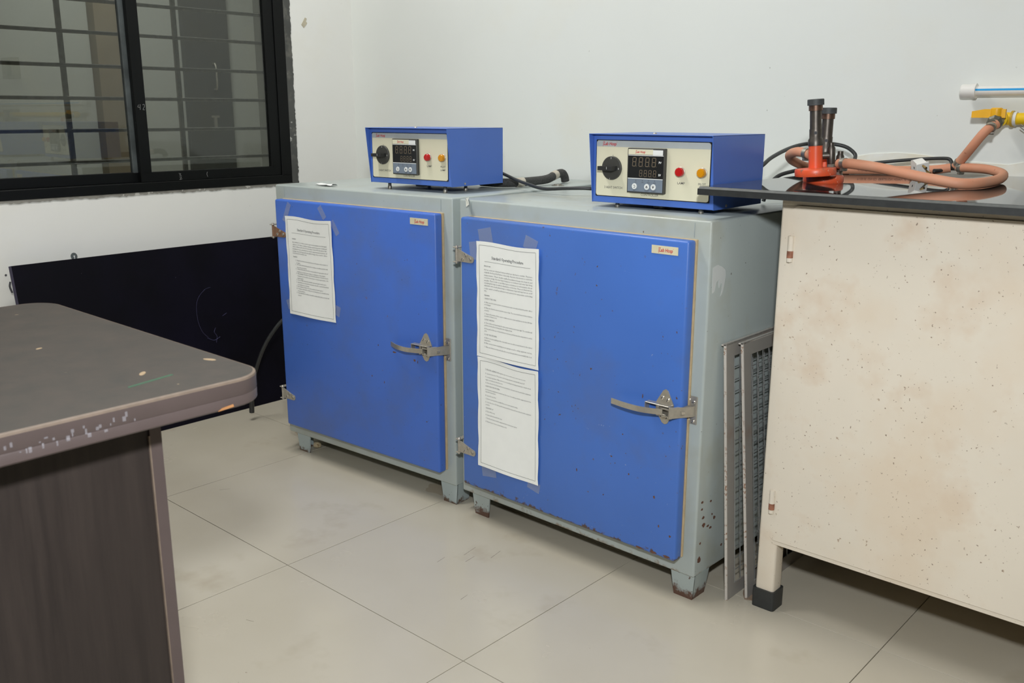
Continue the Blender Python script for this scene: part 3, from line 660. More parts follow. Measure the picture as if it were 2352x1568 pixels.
fin = page(None, 100, 1208, 0.2925, 0.0265, 0.155, [
    ('D. Protective equipment such as gloves, aprons are available and located near the ovens.', 228, 0, 0, 0), ('E. Open the oven door. The power to the heating element is automatically turned off.', 268, 0, 0, 0), ('F. Load your specimen. Make sure it is not touching the heating element(s) or electric shock', 305, 1, 0, 0), ('might occur when you close the door.', 335, 0, 0, 0),
    ('G. Close the door & Clean up the area around the oven and store the protective equipments.', 368, 1, 0, 0), ('4.REMOVING THE SPECIMEN', 405, 0, 0, 0), ('A. Protective equipments located near the oven. Use what you think is appropriate for the', 443, 1, 0, 0), ("material's temperature.", 467, 0, 0, 0), ('B. Open the oven door.', 507, 0, 0, 0),
    ('C. Remove your specimen carefully. Place it on a heat resistant surface.', 543, 0, 0, 0), ('D. Close the door. E. Clean up the area around the oven and store the protective equipment', 580, 1, 0, 0), ('properly.', 607, 0, 0, 0), ('5.FINISHING UP', 645, 0, 0, 0), ('A. Turn off the oven.', 683, 0, 0, 0), ('B. Clean up the area inside the oven.', 720, 0, 0, 0),
    ('C. Put all tools and protective equipment back in their proper places.', 757, 0, 0, 0), ('D. Remove your oven to one and dispose of it.', 795, 0, 0, 0)], 0.0048)
sheet('notice_sheet', 'lower printed sheet on the hot air oven door, blank in its lower half', B2, -0.6345, -0.428, 0.166, 0.4585, 0.004, fin,
      [(-0.60, 0.157, 0.05, 0.03, 8), (-0.445, 0.160, 0.04, 0.025, -12)], 0.005)

# ------------------------------------------------------------------ controller boxes
def digit(parent, x, z, w, h, y, shear=0.06):
    th = w * 0.15; mb = MB()
    def q(pts): mb.data([(x + px_ + shear * pz_, y, z + pz_) for px_, pz_ in pts], [list(range(len(pts)))])
    g = th * 0.15
    def hseg(zc): q([(th * 0.5 + g, zc), (th + g, zc - th / 2), (w - th - g, zc - th / 2), (w - th * 0.5 - g, zc), (w - th - g, zc + th / 2), (th + g, zc + th / 2)])
    def vseg(xc, a, b): q([(xc, a + g), (xc + th / 2, a + th / 2 + g), (xc + th / 2, b - th / 2 - g), (xc, b - g), (xc - th / 2, b - th / 2 - g), (xc - th / 2, a + th / 2 + g)])
    for zc in (th / 2, h / 2, h - th / 2): hseg(zc)
    for xc in (th / 2, w - th / 2): vseg(xc, th / 2, h / 2); vseg(xc, h / 2, h - th / 2)
    q([(w + th * 0.5, 0), (w + th * 1.3, 0), (w + th * 1.3, th * 0.9), (w + th * 0.5, th * 0.9)])
    mb.build('digit', M['digit'], parent, 0)
def controller(name, label, corner, rz, scale, foot_h, tilt_top_debris=False):
    t = thing(name, label, 'controller')
    t.matrix_world = Matrix.Translation(corner) @ Matrix.Rotation(rz, 4, 'Z') @ Matrix.Scale(scale, 4) @ Matrix.Translation((-0.322, 0, 0))
    Wb, Db, Hb, p = 0.322, 0.222, 0.157, 0.017
    MB().box((0.0015, 0.0, 0.0), (Wb - 0.0015, Db - 0.001, Hb - 0.0015), 0.0012, 1).build('case', M['blue_box'], t)
    hood = MB()
    for xa in (0.0, Wb - 0.0014): hood.prism([(0.0, -0.0005), (Db, -0.0005), (Db, Hb), (-p, Hb)], 'x', xa, xa + 0.0014)
    hood.box((0, -p, Hb - 0.0014), (Wb, Db, Hb))
    hood.build('hood', M['blue_box'], t)
    pn = MB().prism(rrect(0.0105, 0.3115, 0.0145, 0.1435, 0.002), 'y', -0.0010, 0.0005).build('panel_border', M['display'], t)
    pan = MB().prism(rrect(0.0122, 0.3098, 0.0162, 0.1418, 0.006, 6), 'y', -0.0018, 0.0).build('front_panel', M['panel_cream'], t)
    pts = [q for q in rrect(0.0122, 0.3098, 0.0162, 0.1418, 0.006, 6) if q[1] > 0.13] 
    MB().prism([(0.3098, 0.128)] + pts + [(0.0122, 0.128)], 'y', -0.0021, -0.0010).build('panel_header', M['panel_grey'], pan, 0)
    mb = MB(); logo(mb, 0.031, 0.1312, -0.0023, 0.0102, 0.036); mb.build('maker_mark', M['red_print'], pan, 0)
    mb = MB()
    for tx, sz, cx, cz, fw in (('3 HEAT SWITCH', 0.0076, 0.061, 0.0332, 0.050), ('CONTROLLER', 0.0076, 0.1605, 0.0212, 0.046), ('LAMP', 0.0072, 0.2405, 0.0515, 0.0185), ('PILOT', 0.0070, 0.2925, 0.0515, 0.0185), ('LAMP', 0.0070, 0.2925, 0.0425, 0.0185)):
        text_mb(mb, tx, sz, cx, cz, -0.0020, 'CENTER', fit=fw, bold=0.00002)
    mb.build('panel_lettering', M['ink'], pan, 0)
    # rotary switch
    kx, kz = 0.057, 0.080
    k = MB().lathe((kx, -0.0018, kz), (kx, -0.0068, kz), [(0, 0), (0.0268, 0), (0.0268, 0.75), (0.0255, 1), (0, 1)], 40, True).build('rotary_switch', M['dark_plastic'], t)
    MB().prism([(kx - 0.0235, kz - 0.0045), (kx + 0.0155, kz - 0.005), (kx + 0.0165, kz + 0.005), (kx - 0.0235, kz + 0.0045)], 'y', -0.028, -0.006).build('switch_lever', M['black_plastic'], k)
    mb = MB()
    for ch, dx, dz in (('3', -0.0005, 0.0215), ('0', 0.0205, -0.002), ('1', -0.003, -0.0255)): text_mb(mb, ch, 0.0058, kx + dx, kz + dz - 0.001, -0.0070, 'CENTER')
    mb.box((kx + 0.0015, -0.0283, kz - 0.002), (kx + 0.0022, -0.0278, kz + 0.0035)); mb.build('switch_numbers', M['white_print'], k, 0)
    mb = MB(); text_mb(mb, '^', 0.006, kx + 0.0012, kz + 0.0258, -0.0020, 'CENTER'); mb.build('switch_arrow', M['ink'], k, 0)
    # digital controller module
    mx0, mx1, mz0, mz1 = 0.105, 0.203, 0.028, 0.127; my = -0.012
    m = MB().box((mx0, my, mz0), (mx1, -0.0015, mz1), 0.0012, 1).build('digital_controller', M['dark_plastic'], t)
    MB().box((mx0 + 0.003, my - 0.0006, 0.061), (mx1 - 0.003, my + 0.0005, 0.1105)).build('display_window', M['display'], m)
    MB().box((mx0 + 0.003, my - 0.0008, mz0 + 0.003), (mx1 - 0.003, my + 0.0005, 0.0595)).build('keypad', M['keypad'], m)
    MB().box((mx0 + 0.003, my - 0.0009, 0.0593), (mx1 - 0.003, my + 0.0003, 0.0608)).build('display_rule', M['white_print'], m)
    MB().box((mx0 + 0.003, my - 0.0008, 0.1105), (mx1 - 0.003, my + 0.0003, 0.112)).build('display_rule', M['white_print'], m)
    MB().box((mx0 + 0.003, my - 0.0010, 0.113), (mx0 + 0.068, my + 0.0005, 0.1245)).build('maker_sticker', M['panel_cream'], m)
    MB().box((mx0 + 0.068, my - 0.0009, 0.1125), (mx1 - 0.0045, my + 0.0005, 0.1235)).build('blank_sticker', M['white_print'], m)
    mb = MB(); logo(mb, mx0 + 0.0235, 0.1165, my - 0.0012, 0.0072, 0.024); mb.build('sticker_print', M['red_print'], m, 0)
    for i in range(4): digit(m, mx0 + 0.0135 + i * 0.0172, 0.0865, 0.0105, 0.0205, my - 0.0008)
    for i in range(4): digit(m, mx0 + 0.033 + i * 0.0121, 0.0645, 0.0077, 0.0150, my - 0.0008)
    mb = MB(); text_mb(mb, 'PV', 0.0062, mx0 + 0.0835, 0.0945, my - 0.0008, 'LEFT', bold=0.0002); text_mb(mb, 'SV', 0.0062, mx0 + 0.0835, 0.0675, my - 0.0008, 'LEFT', bold=0.0002); mb.build('display_lettering', M['white_print'], m, 0)
    for bx, sym in ((0.0215, 'o'), (0.0545, 'u'), (0.0715, 'd')):
        zc = 0.0425
        b = MB().lathe((mx0 + bx, my - 0.0005, zc), (mx0 + bx, my - 0.0018, zc), [(0, 0), (0.0068, 0), (0.0064, 1), (0, 1)], 20, True).build('button', M['white_print'], m)
        x = mx0 + bx; yy = my - 0.0019
        if sym == 'o':
            MB().tube([(x + 0.0022 * math.cos(a), yy, zc + 0.0026 * math.sin(a)) for a in [R(140 - 27 * i) for i in range(11)]], 0.0005, 5, 2).build('button_symbol', M['ink'], m)
        else:
            s = 1 if sym == 'u' else -1
            MB().prism([(x - 0.003, zc - 0.001 * s), (x + 0.003, zc - 0.001 * s), (x, zc + 0.0032 * s)], 'y', yy, yy + 0.0004).box((x - 0.003, yy, zc - s * 0.0028), (x + 0.003, yy + 0.0004, zc - s * 0.0018)).build('button_symbol', M['ink'], m, 0)
    mb = MB()
    for tx, bx in (('OP1', 0.025), ('OP2', 0.0425), ('MAN', 0.0585), ('PRG', 0.0745)):
        text_mb(mb, tx, 0.0034, mx0 + bx, 0.0505, my - 0.0010, 'CENTER'); mb.box((mx0 + bx - 0.0012, my - 0.0011, 0.0555), (mx0 + bx + 0.0012, my - 0.0009, 0.0565))
    for tx, bx in (('SET', 0.0215), ('RESET', 0.0545), ('START', 0.0725)): text_mb(mb, tx, 0.0040, mx0 + bx, 0.0322, my - 0.0010, 'CENTER')
    mb.build('keypad_lettering', M['ink'], m, 0)
    for lx, mt, nm in ((0.2385, M['lens_red'], 'red indicator lamp'), (0.2925, M['lens_amber'], 'amber indicator lamp')):
        l = MB().lathe((lx, -0.0018, 0.078), (lx, -0.0042, 0.078), [(0, 0), (0.0112, 0), (0.0112, 0.6), (0.0100, 1), (0, 1)], 24, True).build('indicator_lamp', M['steel_old'], t); l['label'] = nm
        MB().lathe((lx, -0.003, 0.078), (lx, -0.0135, 0.078), [(0, 0), (0.0098, 0), (0.0096, 0.75), (0.0080, 0.95), (0, 1)], 24, True).build('lamp_lens', mt, l)
    for fx, fy in ((0.062, 0.016), (0.283, 0.016), (0.062, Db - 0.04), (0.283, Db - 0.12)):
        f = MB().cyl((fx, fy, -foot_h * 0.5), (fx, fy, 0.0), 0.0048, seg=14).build('foot', M['dark_plastic'], t)
        MB().lathe((fx, fy, -foot_h), (fx, fy, -foot_h * 0.45), [(0, 0), (0.0055, 0.0), (0.006, 0.2), (0.006, 0.8), (0.0048, 1), (0, 1)], 14, True).build('foot_tip', M['zinc'], f)
    MB().lathe((Wb, 0.055, 0.006), (Wb + 0.002, 0.055, 0.006), [(0.0032, 0), (0.003, 0.7), (0, 1)], 12, True).build('side_screw', M['steel_old'], t)
    MB().cyl((0.16, 0.05, -0.008), (0.16, 0.05, 0.001), 0.018, seg=20).build('cable_gland', M['black_plastic'], t)
    MB().lathe((0.13, 0.06, Hb), (0.13, 0.06, Hb + 0.003), [(0.005, 0), (0.0035, 0.8), (0, 1)], 12, True).build('top_screw', M['steel_old'], t)
    return t
controller('temperature_controller', 'blue temperature controller standing on the incubator, clear of the worktop', (-1.808, 1.754, 0.8665), R(3.4), 0.975, 0.019)
controller('temperature_controller', 'blue temperature controller on the hot air oven, its corner behind the black worktop', (-1.014, 1.757, 0.8588), R(1.2), 0.990, 0.0109)

# cables on top of the ovens
tag(MB().tube([(-1.96, 2.01, 0.905), (-1.90, 2.012, 0.899), (-1.843, 2.005, 0.886), (-1.779, 1.98, 0.876), (-1.704, 1.95, 0.868), (-1.632, 1.93, 0.8615), (-1.557, 1.93, 0.8665), (-1.514, 1.95, 0.868), (-1.47, 1.985, 0.866), (-1.40, 2.02, 0.875)], 0.0046, 10).build('power_cable', M['rubber']), 'thin black cable sagging between the two controllers', 'cable')
sl = thing('sleeved_cable', 'thick braided black cable lying on the incubator top by the wall', 'cable')
MB().tube([(-1.93, 1.995, 0.8625), (-1.87, 1.998, 0.8625), (-1.835, 2.03, 0.8625), (-1.826, 2.10, 0.8635), (-1.825, 2.17, 0.866), (-1.836, 2.225, 0.876), (-1.842, 2.262, 0.879), (-1.846, 2.280, 0.868), (-1.846, 2.285, 0.853)], 0.0128, 14).build('sleeve', M['sleeve'], sl)
for (p, q) in (((-1.832, 2.038, 0.8626), (-1.828, 2.066, 0.8630)), ((-1.831, 2.205, 0.8725), (-1.837, 2.228, 0.8768))):
    MB().cyl(p, q, 0.0136, seg=16).build('tape_wrap', plain('cable_tape_cream', (196, 188, 172), 0.7), sl)
tag(MB().lathe((-1.79, 2.18, 0.8481), (-1.79, 2.18, 0.8520), [(0, 0), (0.019, 0), (0.019, 0.3), (0.012, 0.6), (0.012, 1), (0, 1)], 24, True).build('metal_collar', M['zinc']), 'small round metal collar on the incubator top behind the cable', 'collar')
def crumple(name, label, cat, loc, size, mat, seed, rz=0):
    random.seed(seed); vs_, fs = [], []; n = 5
    for k in (0, 1):
        for j in range(n + 1):
            for i in range(n + 1): vs_.append((loc[0] + size[0] * (i / n - 0.5), loc[1] + size[1] * (j / n - 0.5), loc[2] + 0.0012 * (1 - k) + size[2] * random.random() * (0.3 + 0.7 * abs(i - 2.5) / 2.5)))
            random.seed(seed + 7 * j)
    S_ = (n + 1) ** 2
    for j in range(n):
        for i in range(n):
            a = j * (n + 1) + i; q = [a, a + 1, a + n + 2, a + n + 1]; fs.append(q); fs.append([S_ + v for v in q[::-1]])
    return tag(MB().data(vs_, fs).build(name, mat, None, 0), label, cat)
crumple('paper_scrap', 'crumpled pale scrap lying on the incubator top near its front edge', 'scrap', (-2.29, 1.70, 0.8495), (0.075, 0.03, 0.006), M['white_print'], 3)
cr = MB().data([(-1.673, 1.668, 0.8495), (-1.662, 1.672, 0.853), (-1.646, 1.6535, 0.8485), (-1.641, 1.6505, 0.838), (-1.650, 1.650, 0.832), (-1.668, 1.667, 0.8502), (-1.652, 1.652, 0.8520)], [(0, 1, 6, 5), (1, 2, 6), (5, 6, 3, 4), (6, 2, 3)]).build('peeled_tape', plain('peeled_tape_grey', (206, 206, 196), 0.5), None, 0)
sm = cr.modifiers.new('s', 'SOLIDIFY'); sm.thickness = 0.0006
tag(cr, 'curled end of peeled tape at the front corner of the hot air oven', 'tape')

# ------------------------------------------------------------------ laboratory bench
BT = 0.915; BY0 = 1.672; BX0, BX1 = -1.004, 1.5
top_ = thing('worktop', 'long polished black granite worktop against the back wall', 'worktop', (0, 0, 0))
MB().box((BX0 + 0.004, BY0 + 0.006, BT - 0.017), (BX1, YW - 0.001, BT)).build('slab', M['granite'], top_, 0)
MB().box((BX0, BY0, BT - 0.017), (BX1, BY0 + 0.0065, BT - 0.0045)).build('front_edge', M['granite_edge'], top_, 0)
MB().prism([(BY0, BT - 0.0046), (BY0 + 0.0066, BT - 0.0046), (BY0 + 0.0066, BT)], 'x', BX0 + 0.002, BX1).build('edge_chamfer', M['granite_chamfer'], top_, 0)
MB().box((BX0, BY0 + 0.0065, BT - 0.017), (BX0 + 0.0042, YW - 0.001, BT - 0.001)).build('side_edge', M['granite_edge'], top_, 0)
# hollow worktop carries on a cream steel cabinet with tube legs
CX0, CX1, CY0, CY1 = -0.852, 0.62, 1.742, 2.40
cab = thing('bench_cabinet', 'cream painted steel bench cabinet under the black worktop, stained and speckled', 'cabinet')
MB().box((CX0 + 0.028, CY0 + 0.004, 0.158), (CX1, CY1, 0.8975), 0.002, 1).build('body', M['cream'], cab)
MB().box((CX0 + 0.03, CY0 - 0.001, 0.157), (CX1, CY0 + 0.02, 0.1665), 0.001, 1).build('bottom_rail', M['cream'], cab)
MB().box((CX0 + 0.002, CY0 - 0.0006, 0.884), (CX1, CY0 + 0.02, 0.8975), 0.001, 1).build('top_rail', M['cream'], cab)
for (lx, ly) in ((CX0, CY0), (CX0, CY1 - 0.04), (CX1 - 0.04, CY0), (CX1 - 0.04, CY1 - 0.04)):
    lg = MB().prism(rrect(lx, lx + 0.043, ly, ly + 0.040, 0.006, 3), 'z', 0.012, 0.8975).build('leg', M['cream'], cab)
    MB().prism(rrect(lx - 0.0045, lx + 0.0475, ly - 0.0045, ly + 0.0445, 0.006, 3), 'z', 0.0, 0.044).build('rubber_boot', M['rubber'], lg)
def cab_door(x0, x1):
    d = MB().prism(rrect(x0, x1, 0.1675, 0.883, 0.012, 5), 'y', CY0 - 0.0035, CY0 + 0.006).build('door', M['cream'], cab)
    return d
d1 = cab_door(-0.8255, -0.115); cab_door(-0.105, 0.60)
for zc in (0.797, 0.255):
    h = MB().cyl((-0.8245, CY0 - 0.0045, zc - 0.026), (-0.8245, CY0 - 0.0045, zc + 0.026), 0.0062, seg=14).build('hinge', M['cream'], d1)
    MB().cyl((-0.8245, CY0 - 0.0046, zc - 0.018), (-0.8245, CY0 - 0.0046, zc - 0.004), 0.0064, seg=14).build('hinge_rust', plain('hinge_bare_rust', (150, 100, 78), 0.6, 0.2, 0.3, 90), d1)
MB().box((-0.165, CY0 - 0.02, 0.50), (-0.150, CY0 - 0.0035, 0.60), 0.003).build('door_handle', M['steel'], d1)
MB().box((CX0, CY0 + 0.038, 0.20), (CX0 + 0.0025, CY1 - 0.03, 0.8975)).build('side_panel', M['cream'], cab)

# ------------------------------------------------------------------ wire mesh screens leaning on the oven
def screen(name, label, y0, xb, xt, H, L):
    t = thing(name, label, 'screen')
    ang = math.atan2(xb - xt, math.sqrt(H * H - (xb - xt) ** 2))
    t.matrix_world = Matrix.Translation((xb, y0, 0)) @ Matrix.Rotation(-ang, 4, 'Y')
    w = 0.030
    for nm, a, b in (('side_bar', (0, 0), (w, H)), ('side_bar', (L - w, 0), (L, H)), ('bottom_bar', (w, 0), (L - w, w)), ('top_bar', (w, H - w), (L - w, H))):
        o = MB().box((-0.0015, a[0], a[1]), (0.0015, b[0], b[1])).build(nm, M['iron'], t)
    MB().box((-0.0045, -0.003, 0), (0.0015, 0.0, H), 0.0005, 1).build('side_lip', M['iron_edge'], t)
    MB().box((-0.010, -0.003, H - 0.003), (0.0015, L, H), 0.0005, 1).build('top_lip', M['iron_edge'], t)
    random.seed(int(y0 * 1000))
    nz = int((H - 2 * w) / 0.0285); ny = int((L - 2 * w) / 0.0285)
    for i in range(1, nz + 1):
        z = w + (H - 2 * w) * i / (nz + 1) + random.uniform(-0.0015, 0.0015)
        MB().tube([(-0.003, w - 0.008, z), (-0.0035, L / 2, z + random.uniform(-0.002, 0.002)), (-0.003, L - w + 0.008, z)], 0.0011, 6, 3).build('cross_wire', M['wire'], t)
    for i in range(0, ny + 1):
        y = w + 0.006 + (L - 2 * w) * i / (ny + 1) + random.uniform(-0.0015, 0.0015)
        MB().tube([(-0.001, y, w - 0.008), (-0.0008, y + random.uniform(-0.003, 0.003), H / 2), (-0.001, y, H - w + 0.008)], 0.0011, 6, 3).build('upright_wire', M['wire'], t)
screen('wire_mesh_screen', 'framed wire mesh screen leaning on the oven side, nearest the oven', 1.718, -0.905, -0.944, 0.585, 0.55)
screen('wire_mesh_screen', 'framed wire mesh screen with rustier bars, nearest the cabinet leg', 1.757, -0.8765, -0.925, 0.585, 0.55)

# ------------------------------------------------------------------ burners and gas hoses on the worktop
def burner(name, label, loc, rz, tilt, inlet_up):
    t = thing(name, label, 'burner')
    t.matrix_world = Matrix.Translation(loc) @ Matrix.Rotation(tilt, 4, Vector((-math.sin(rz), math.cos(rz), 0))) @ Matrix.Rotation(rz, 4, 'Z')
    MB().lathe((0, 0, 0), (0, 0, 1), [(0, 0), (0.041, 0), (0.042, 0.002), (0.042, 0.013), (0.0405, 0.0155), (0.016, 0.017), (0, 0.017)], 48).build('base', M['orange'], t)
    MB().lathe((0, 0, 0.0165), (0, 0, 1), [(0.0142, 0), (0.0142, 0.048), (0.013, 0.0495), (0, 0.0495)], 32).build('column', M['orange'], t)
    c = MB().lathe((0, 0, 0.062), (0, 0, 1), [(0, 0), (0.0152, 0), (0.0152, 0.012), (0.0128, 0.016), (0.0128, 0.034), (0, 0.034)], 32).build('air_collar', M['gunmetal'], t)
    MB().cyl((0, -0.0122, 0.0885), (0, -0.0131, 0.0885), 0.0033, seg=14).build('air_hole', M['ink'], c)
    tb = MB().lathe((0, 0, 0.094), (0, 0, 1), [(0, 0), (0.0118, 0), (0.0118, 0.040), (0, 0.040)], 32).build('tube', M['gunmetal'], t)
    MB().lathe((0, 0, 0.133), (0, 0, 1), [(0, 0), (0.0140, 0), (0.0140, 0.011), (0, 0.011)], 32).build('tube_ring', M['copper'], tb)
    MB().lathe((0, 0, 0.144), (0, 0, 1), [(0, 0), (0.0168, 0), (0.0168, 0.0115), (0.0155, 0.0125), (0.0118, 0.0125), (0.0115, 0.006), (0, 0.006)], 32).build('flame_cap', M['cap_grey'], t)
    # gas inlet with needle valve on one side
    v = MB().cyl((0.010, 0.010, 0.040), (0.034, 0.012, 0.040), 0.0075, seg=16).build('gas_inlet', M['gunmetal'], t)
    MB().lathe((0.031, 0.012, 0.022), (0.031, 0.012, 0.066), [(0, 0), (0.0075, 0), (0.0085, 0.15), (0.0085, 0.75), (0.006, 0.85), (0.006, 1), (0, 1)], 14, True).build('needle_valve', M['gunmetal'], v)
    MB().cyl((0.031, 0.012, 0.012), (0.031, 0.012, 0.022), 0.0085, 0.0075, 8).build('valve_nut', M['zinc'], v)
    return t
BB = (-0.864, 1.954); vd = Vector((BB[0], BB[1])).normalized()
face = math.atan2(vd.x, -vd.y) if False else -math.atan2(-vd.x, vd.y) * 1.0
rzb = math.atan2(vd.y, vd.x) - math.pi / 2
burner('bunsen_burner', 'bunsen burner with orange base standing flat on the worktop, behind the other one', (BB[0], BB[1], BT), rzb, 0, 0)
A_ = (BB[0] - vd.x * 0.058 + vd.y * -0.016, BB[1] - vd.y * 0.058 + vd.x * 0.016)
burner('bunsen_burner', 'taller-standing bunsen burner in front, its orange base propped on the other base', (A_[0], A_[1], BT + 0.0172), rzb, R(-4.0), 1)

HR = 0.0105
h1 = thing('gas_hose', 'salmon rubber gas hose sweeping in a front loop across the worktop', 'hose')
front = [(-0.832, 1.955, 0.9555), (-0.815, 1.945, 0.957), (-0.793, 1.938, 0.957), (-0.74, 1.94, 0.951), (-0.686, 1.94, 0.9415), (-0.636, 1.945, 0.933), (-0.584, 1.95, 0.9265), (-0.558, 2.0, 0.9262), (-0.560, 2.12, 0.927), (-0.585, 2.24, 0.931), (-0.630, 2.305, 0.936), (-0.675, 2.335, 0.937), (-0.712, 2.355, 0.9355)]
MB().tube(front, HR, 16).build('hose_tube', M['hose'], h1)
h2 = thing('gas_hose', 'printed salmon rubber hose looping left of the burners and along the wall', 'hose')
back = [(-0.905, 1.985, 0.966), (-0.922, 1.992, 0.973), (-0.949, 2.0, 0.976), (-0.981, 2.03, 0.968), (-0.996, 2.07, 0.955), (-0.998, 2.12, 0.942), (-0.99, 2.16, 0.933), (-0.968, 2.22, 0.9262), (-0.922, 2.262, 0.9257), (-0.866, 2.30, 0.9257), (-0.808, 2.335, 0.9262), (-0.764, 2.352, 0.929), (-0.732, 2.362, 0.934)]
MB().tube(back, HR, 16).build('hose_tube', M['hose'], h2)
# print along the straight run of the back hose, upside down as it lies
def on_hose(a, b, rad):
    A, B = Vector(a), Vector(b); d = (B - A).normalized(); out = Vector((d.y, -d.x, 0)); out = out if out.y < 0 else -out
    def f(x, y, z):
        ang = -z / rad                                # z runs round the hose; upside down
        return A + d * (((B - A).length) - x) + (out * math.cos(ang) + Vector((0, 0, 1)) * math.sin(ang)) * (rad + 0.0006)
    return f
mb = MB(); text_mb(mb, 'MFD BY MAKSH INDUSTRIES  CD NO. 20 02/16', 0.0068, 0.002, -0.002, 0, fit=0.128, place=on_hose((-0.922, 2.262, 0.9257), (-0.808, 2.335, 0.9262), HR)); mb.build('hose_print', plain('hose_print_ink', (120, 84, 70), 0.8, 0, 0), h2, 0)
h3 = thing('gas_hose', 'short salmon rubber hose dropping from the yellow gas tap', 'hose')
MB().tube([(-0.640, 2.352, 1.036), (-0.65, 2.335, 1.027), (-0.661, 2.327, 1.012), (-0.680, 2.33, 0.985), (-0.700, 2.345, 0.961), (-0.719, 2.358, 0.9385)], HR, 16).build('hose_tube', M['hose'], h3)
def clamp(parent, p, d, r=0.0118, w=0.010):
    p, d = Vector(p), Vector(d).normalized()
    c = MB().cyl(p - d * w / 2, p + d * w / 2, r, seg=20).build('hose_clamp', M['zinc'], parent)
    s = d.orthogonal().normalized(); s = d.cross(Vector((0, 0, 1))).normalized() if abs(d.z) < 0.9 else s
    q = p + Vector((0, 0, -1)) * (r + 0.001)
    MB().cyl(q - s * 0.008, q + s * 0.008, 0.0036, seg=10).build('clamp_screw', M['zinc'], parent)
clamp(h1, (-0.818, 1.947, 0.9568), (0.9, -0.3, 0.05)); clamp(h2, (-0.925, 1.993, 0.9735), (-0.9, 0.3, 0.1)); clamp(h3, (-0.712, 2.353, 0.946), (-0.5, 0.35, -0.8)); clamp(h1, (-0.705, 2.352, 0.936), (-0.9, 0.4, 0))
MB().cyl((-0.700, 2.350, 0.9365), (-0.742, 2.366, 0.9355), 0.008, seg=12).build('hose_tee', M['gunmetal'], h3)
# gas pipe with tap
gp = thing('gas_pipe', 'yellow gas pipe with lever tap on the back wall', 'pipe')
GZ, GY = 1.0475, 2.424
p_ = MB().cyl((-0.618, GY, GZ), (1.45, GY, GZ), 0.0138, seg=24).build('pipe', M['yellow'], gp)
MB().tube([(-0.628, GY, GZ), (-0.640, GY, GZ), (-0.6475, GY - 0.006, GZ), (-0.6485, GY - 0.018, GZ), (-0.6485, GY - 0.028, GZ)], 0.0152, 18).build('elbow', M['yellow'], gp)
MB().cyl((-0.629, GY, GZ), (-0.624, GY, GZ), 0.0185, seg=24).build('elbow_rim', plain('old_yellow_rim', (196, 160, 50), 0.5), gp)
MB().cyl((-0.6243, GY, GZ), (-0.617, GY, GZ), 0.0162, seg=24).build('thread_tape', M['ptfe'], gp)
MB().cyl((-0.6485, GY - 0.023, GZ), (-0.6485, GY - 0.030, GZ), 0.0190, seg=24).build('elbow_rim', M['yellow'], gp)
MB().cyl((-0.6485, GY - 0.029, GZ), (-0.6488, GY - 0.035, GZ), 0.0135, seg=20).build('thread_tape', M['ptfe'], gp)
tv = MB().lathe((-0.6488, GY - 0.033, GZ - 0.001), (-0.646, GY - 0.082, GZ - 0.013), [(0, 0), (0.0145, 0), (0.0145, 0.22), (0.0175, 0.3), (0.0175, 0.62), (0.0130, 0.72), (0.0130, 0.85), (0.0105, 0.86), (0.0105, 1), (0, 1)], 8, True).build('tap_body', plain('tap_body_grey', (116, 116, 106), 0.45, 0.7, 0.15), gp, 25)
MB().cyl((-0.6478, GY - 0.054, GZ + 0.004), (-0.6478, GY - 0.054, GZ + 0.020), 0.0075, seg=14).build('tap_stem', M['gunmetal'], tv)
hd = MB().prism([(-0.699, 0.000), (-0.699, 0.0145), (-0.672, 0.0195), (-0.628, 0.0195), (-0.628, 0.000)], 'y', GY - 0.060, GY - 0.048)
hd.lathe((-0.6478, GY - 0.054, -0.0055), (-0.6478, GY - 0.054, 0.0225), [(0, 0), (0.0105, 0), (0.0125, 0.2), (0.0125, 0.93), (0.010, 1), (0, 1)], 20, True)
ho = hd.build('tap_lever', M['yellow_handle'], gp); ho.location.z = GZ + 0.0025
ho.matrix_local = Matrix.Translation((-0.6478, GY - 0.054, GZ + 0.0025)) @ Matrix.Rotation(R(4), 4, 'Z') @ Matrix.Translation((0.6478, -(GY - 0.054), 0))
clamp(gp, (-0.6468, GY - 0.0885, GZ - 0.0185), (0.05, -0.8, -0.5), 0.0118, 0.008)
for dz in (0.0, 0.006): MB().tube([(-0.605, GY - 0.012, GZ - 0.012 - dz), (-0.596, GY - 0.014, GZ - 0.018 - dz), (-0.585, GY - 0.013, GZ - 0.026 - dz), (-0.575, GY - 0.008, GZ - 0.034 - dz)], 0.0009, 6, 4).build('tie_wire', M['wire'], gp)
wp = thing('water_pipe', 'white plastic pipe with blue stripe and end cap on the back wall', 'pipe')
PY, PZ = 2.424, 1.1115
MB().cyl((-0.73, PY, PZ), (1.45, PY, PZ), 0.0115, seg=28).build('pipe', M['white_pvc'], wp)
MB().lathe((-0.7455, PY, PZ), (-0.712, PY, PZ), [(0, 0), (0.0145, 0), (0.0160, 0.06), (0.0160, 0.85), (0.0172, 0.86), (0.0172, 1), (0.0112, 1)], 32, True).build('end_cap', M['white_pvc'], wp)
vs_, fs = [], []
for i, x in enumerate((-0.713, 1.44)):
    for k in range(5):
        a = R(-12 + 6 * k + 12); vs_.append((x, PY - 0.01165 * math.cos(a), PZ + 0.01165 * math.sin(a)))
fs = [[k, k + 1, k + 6, k + 5] for k in range(4)]
MB().data(vs_, fs).build('stripe', M['blue_stripe'], wp)
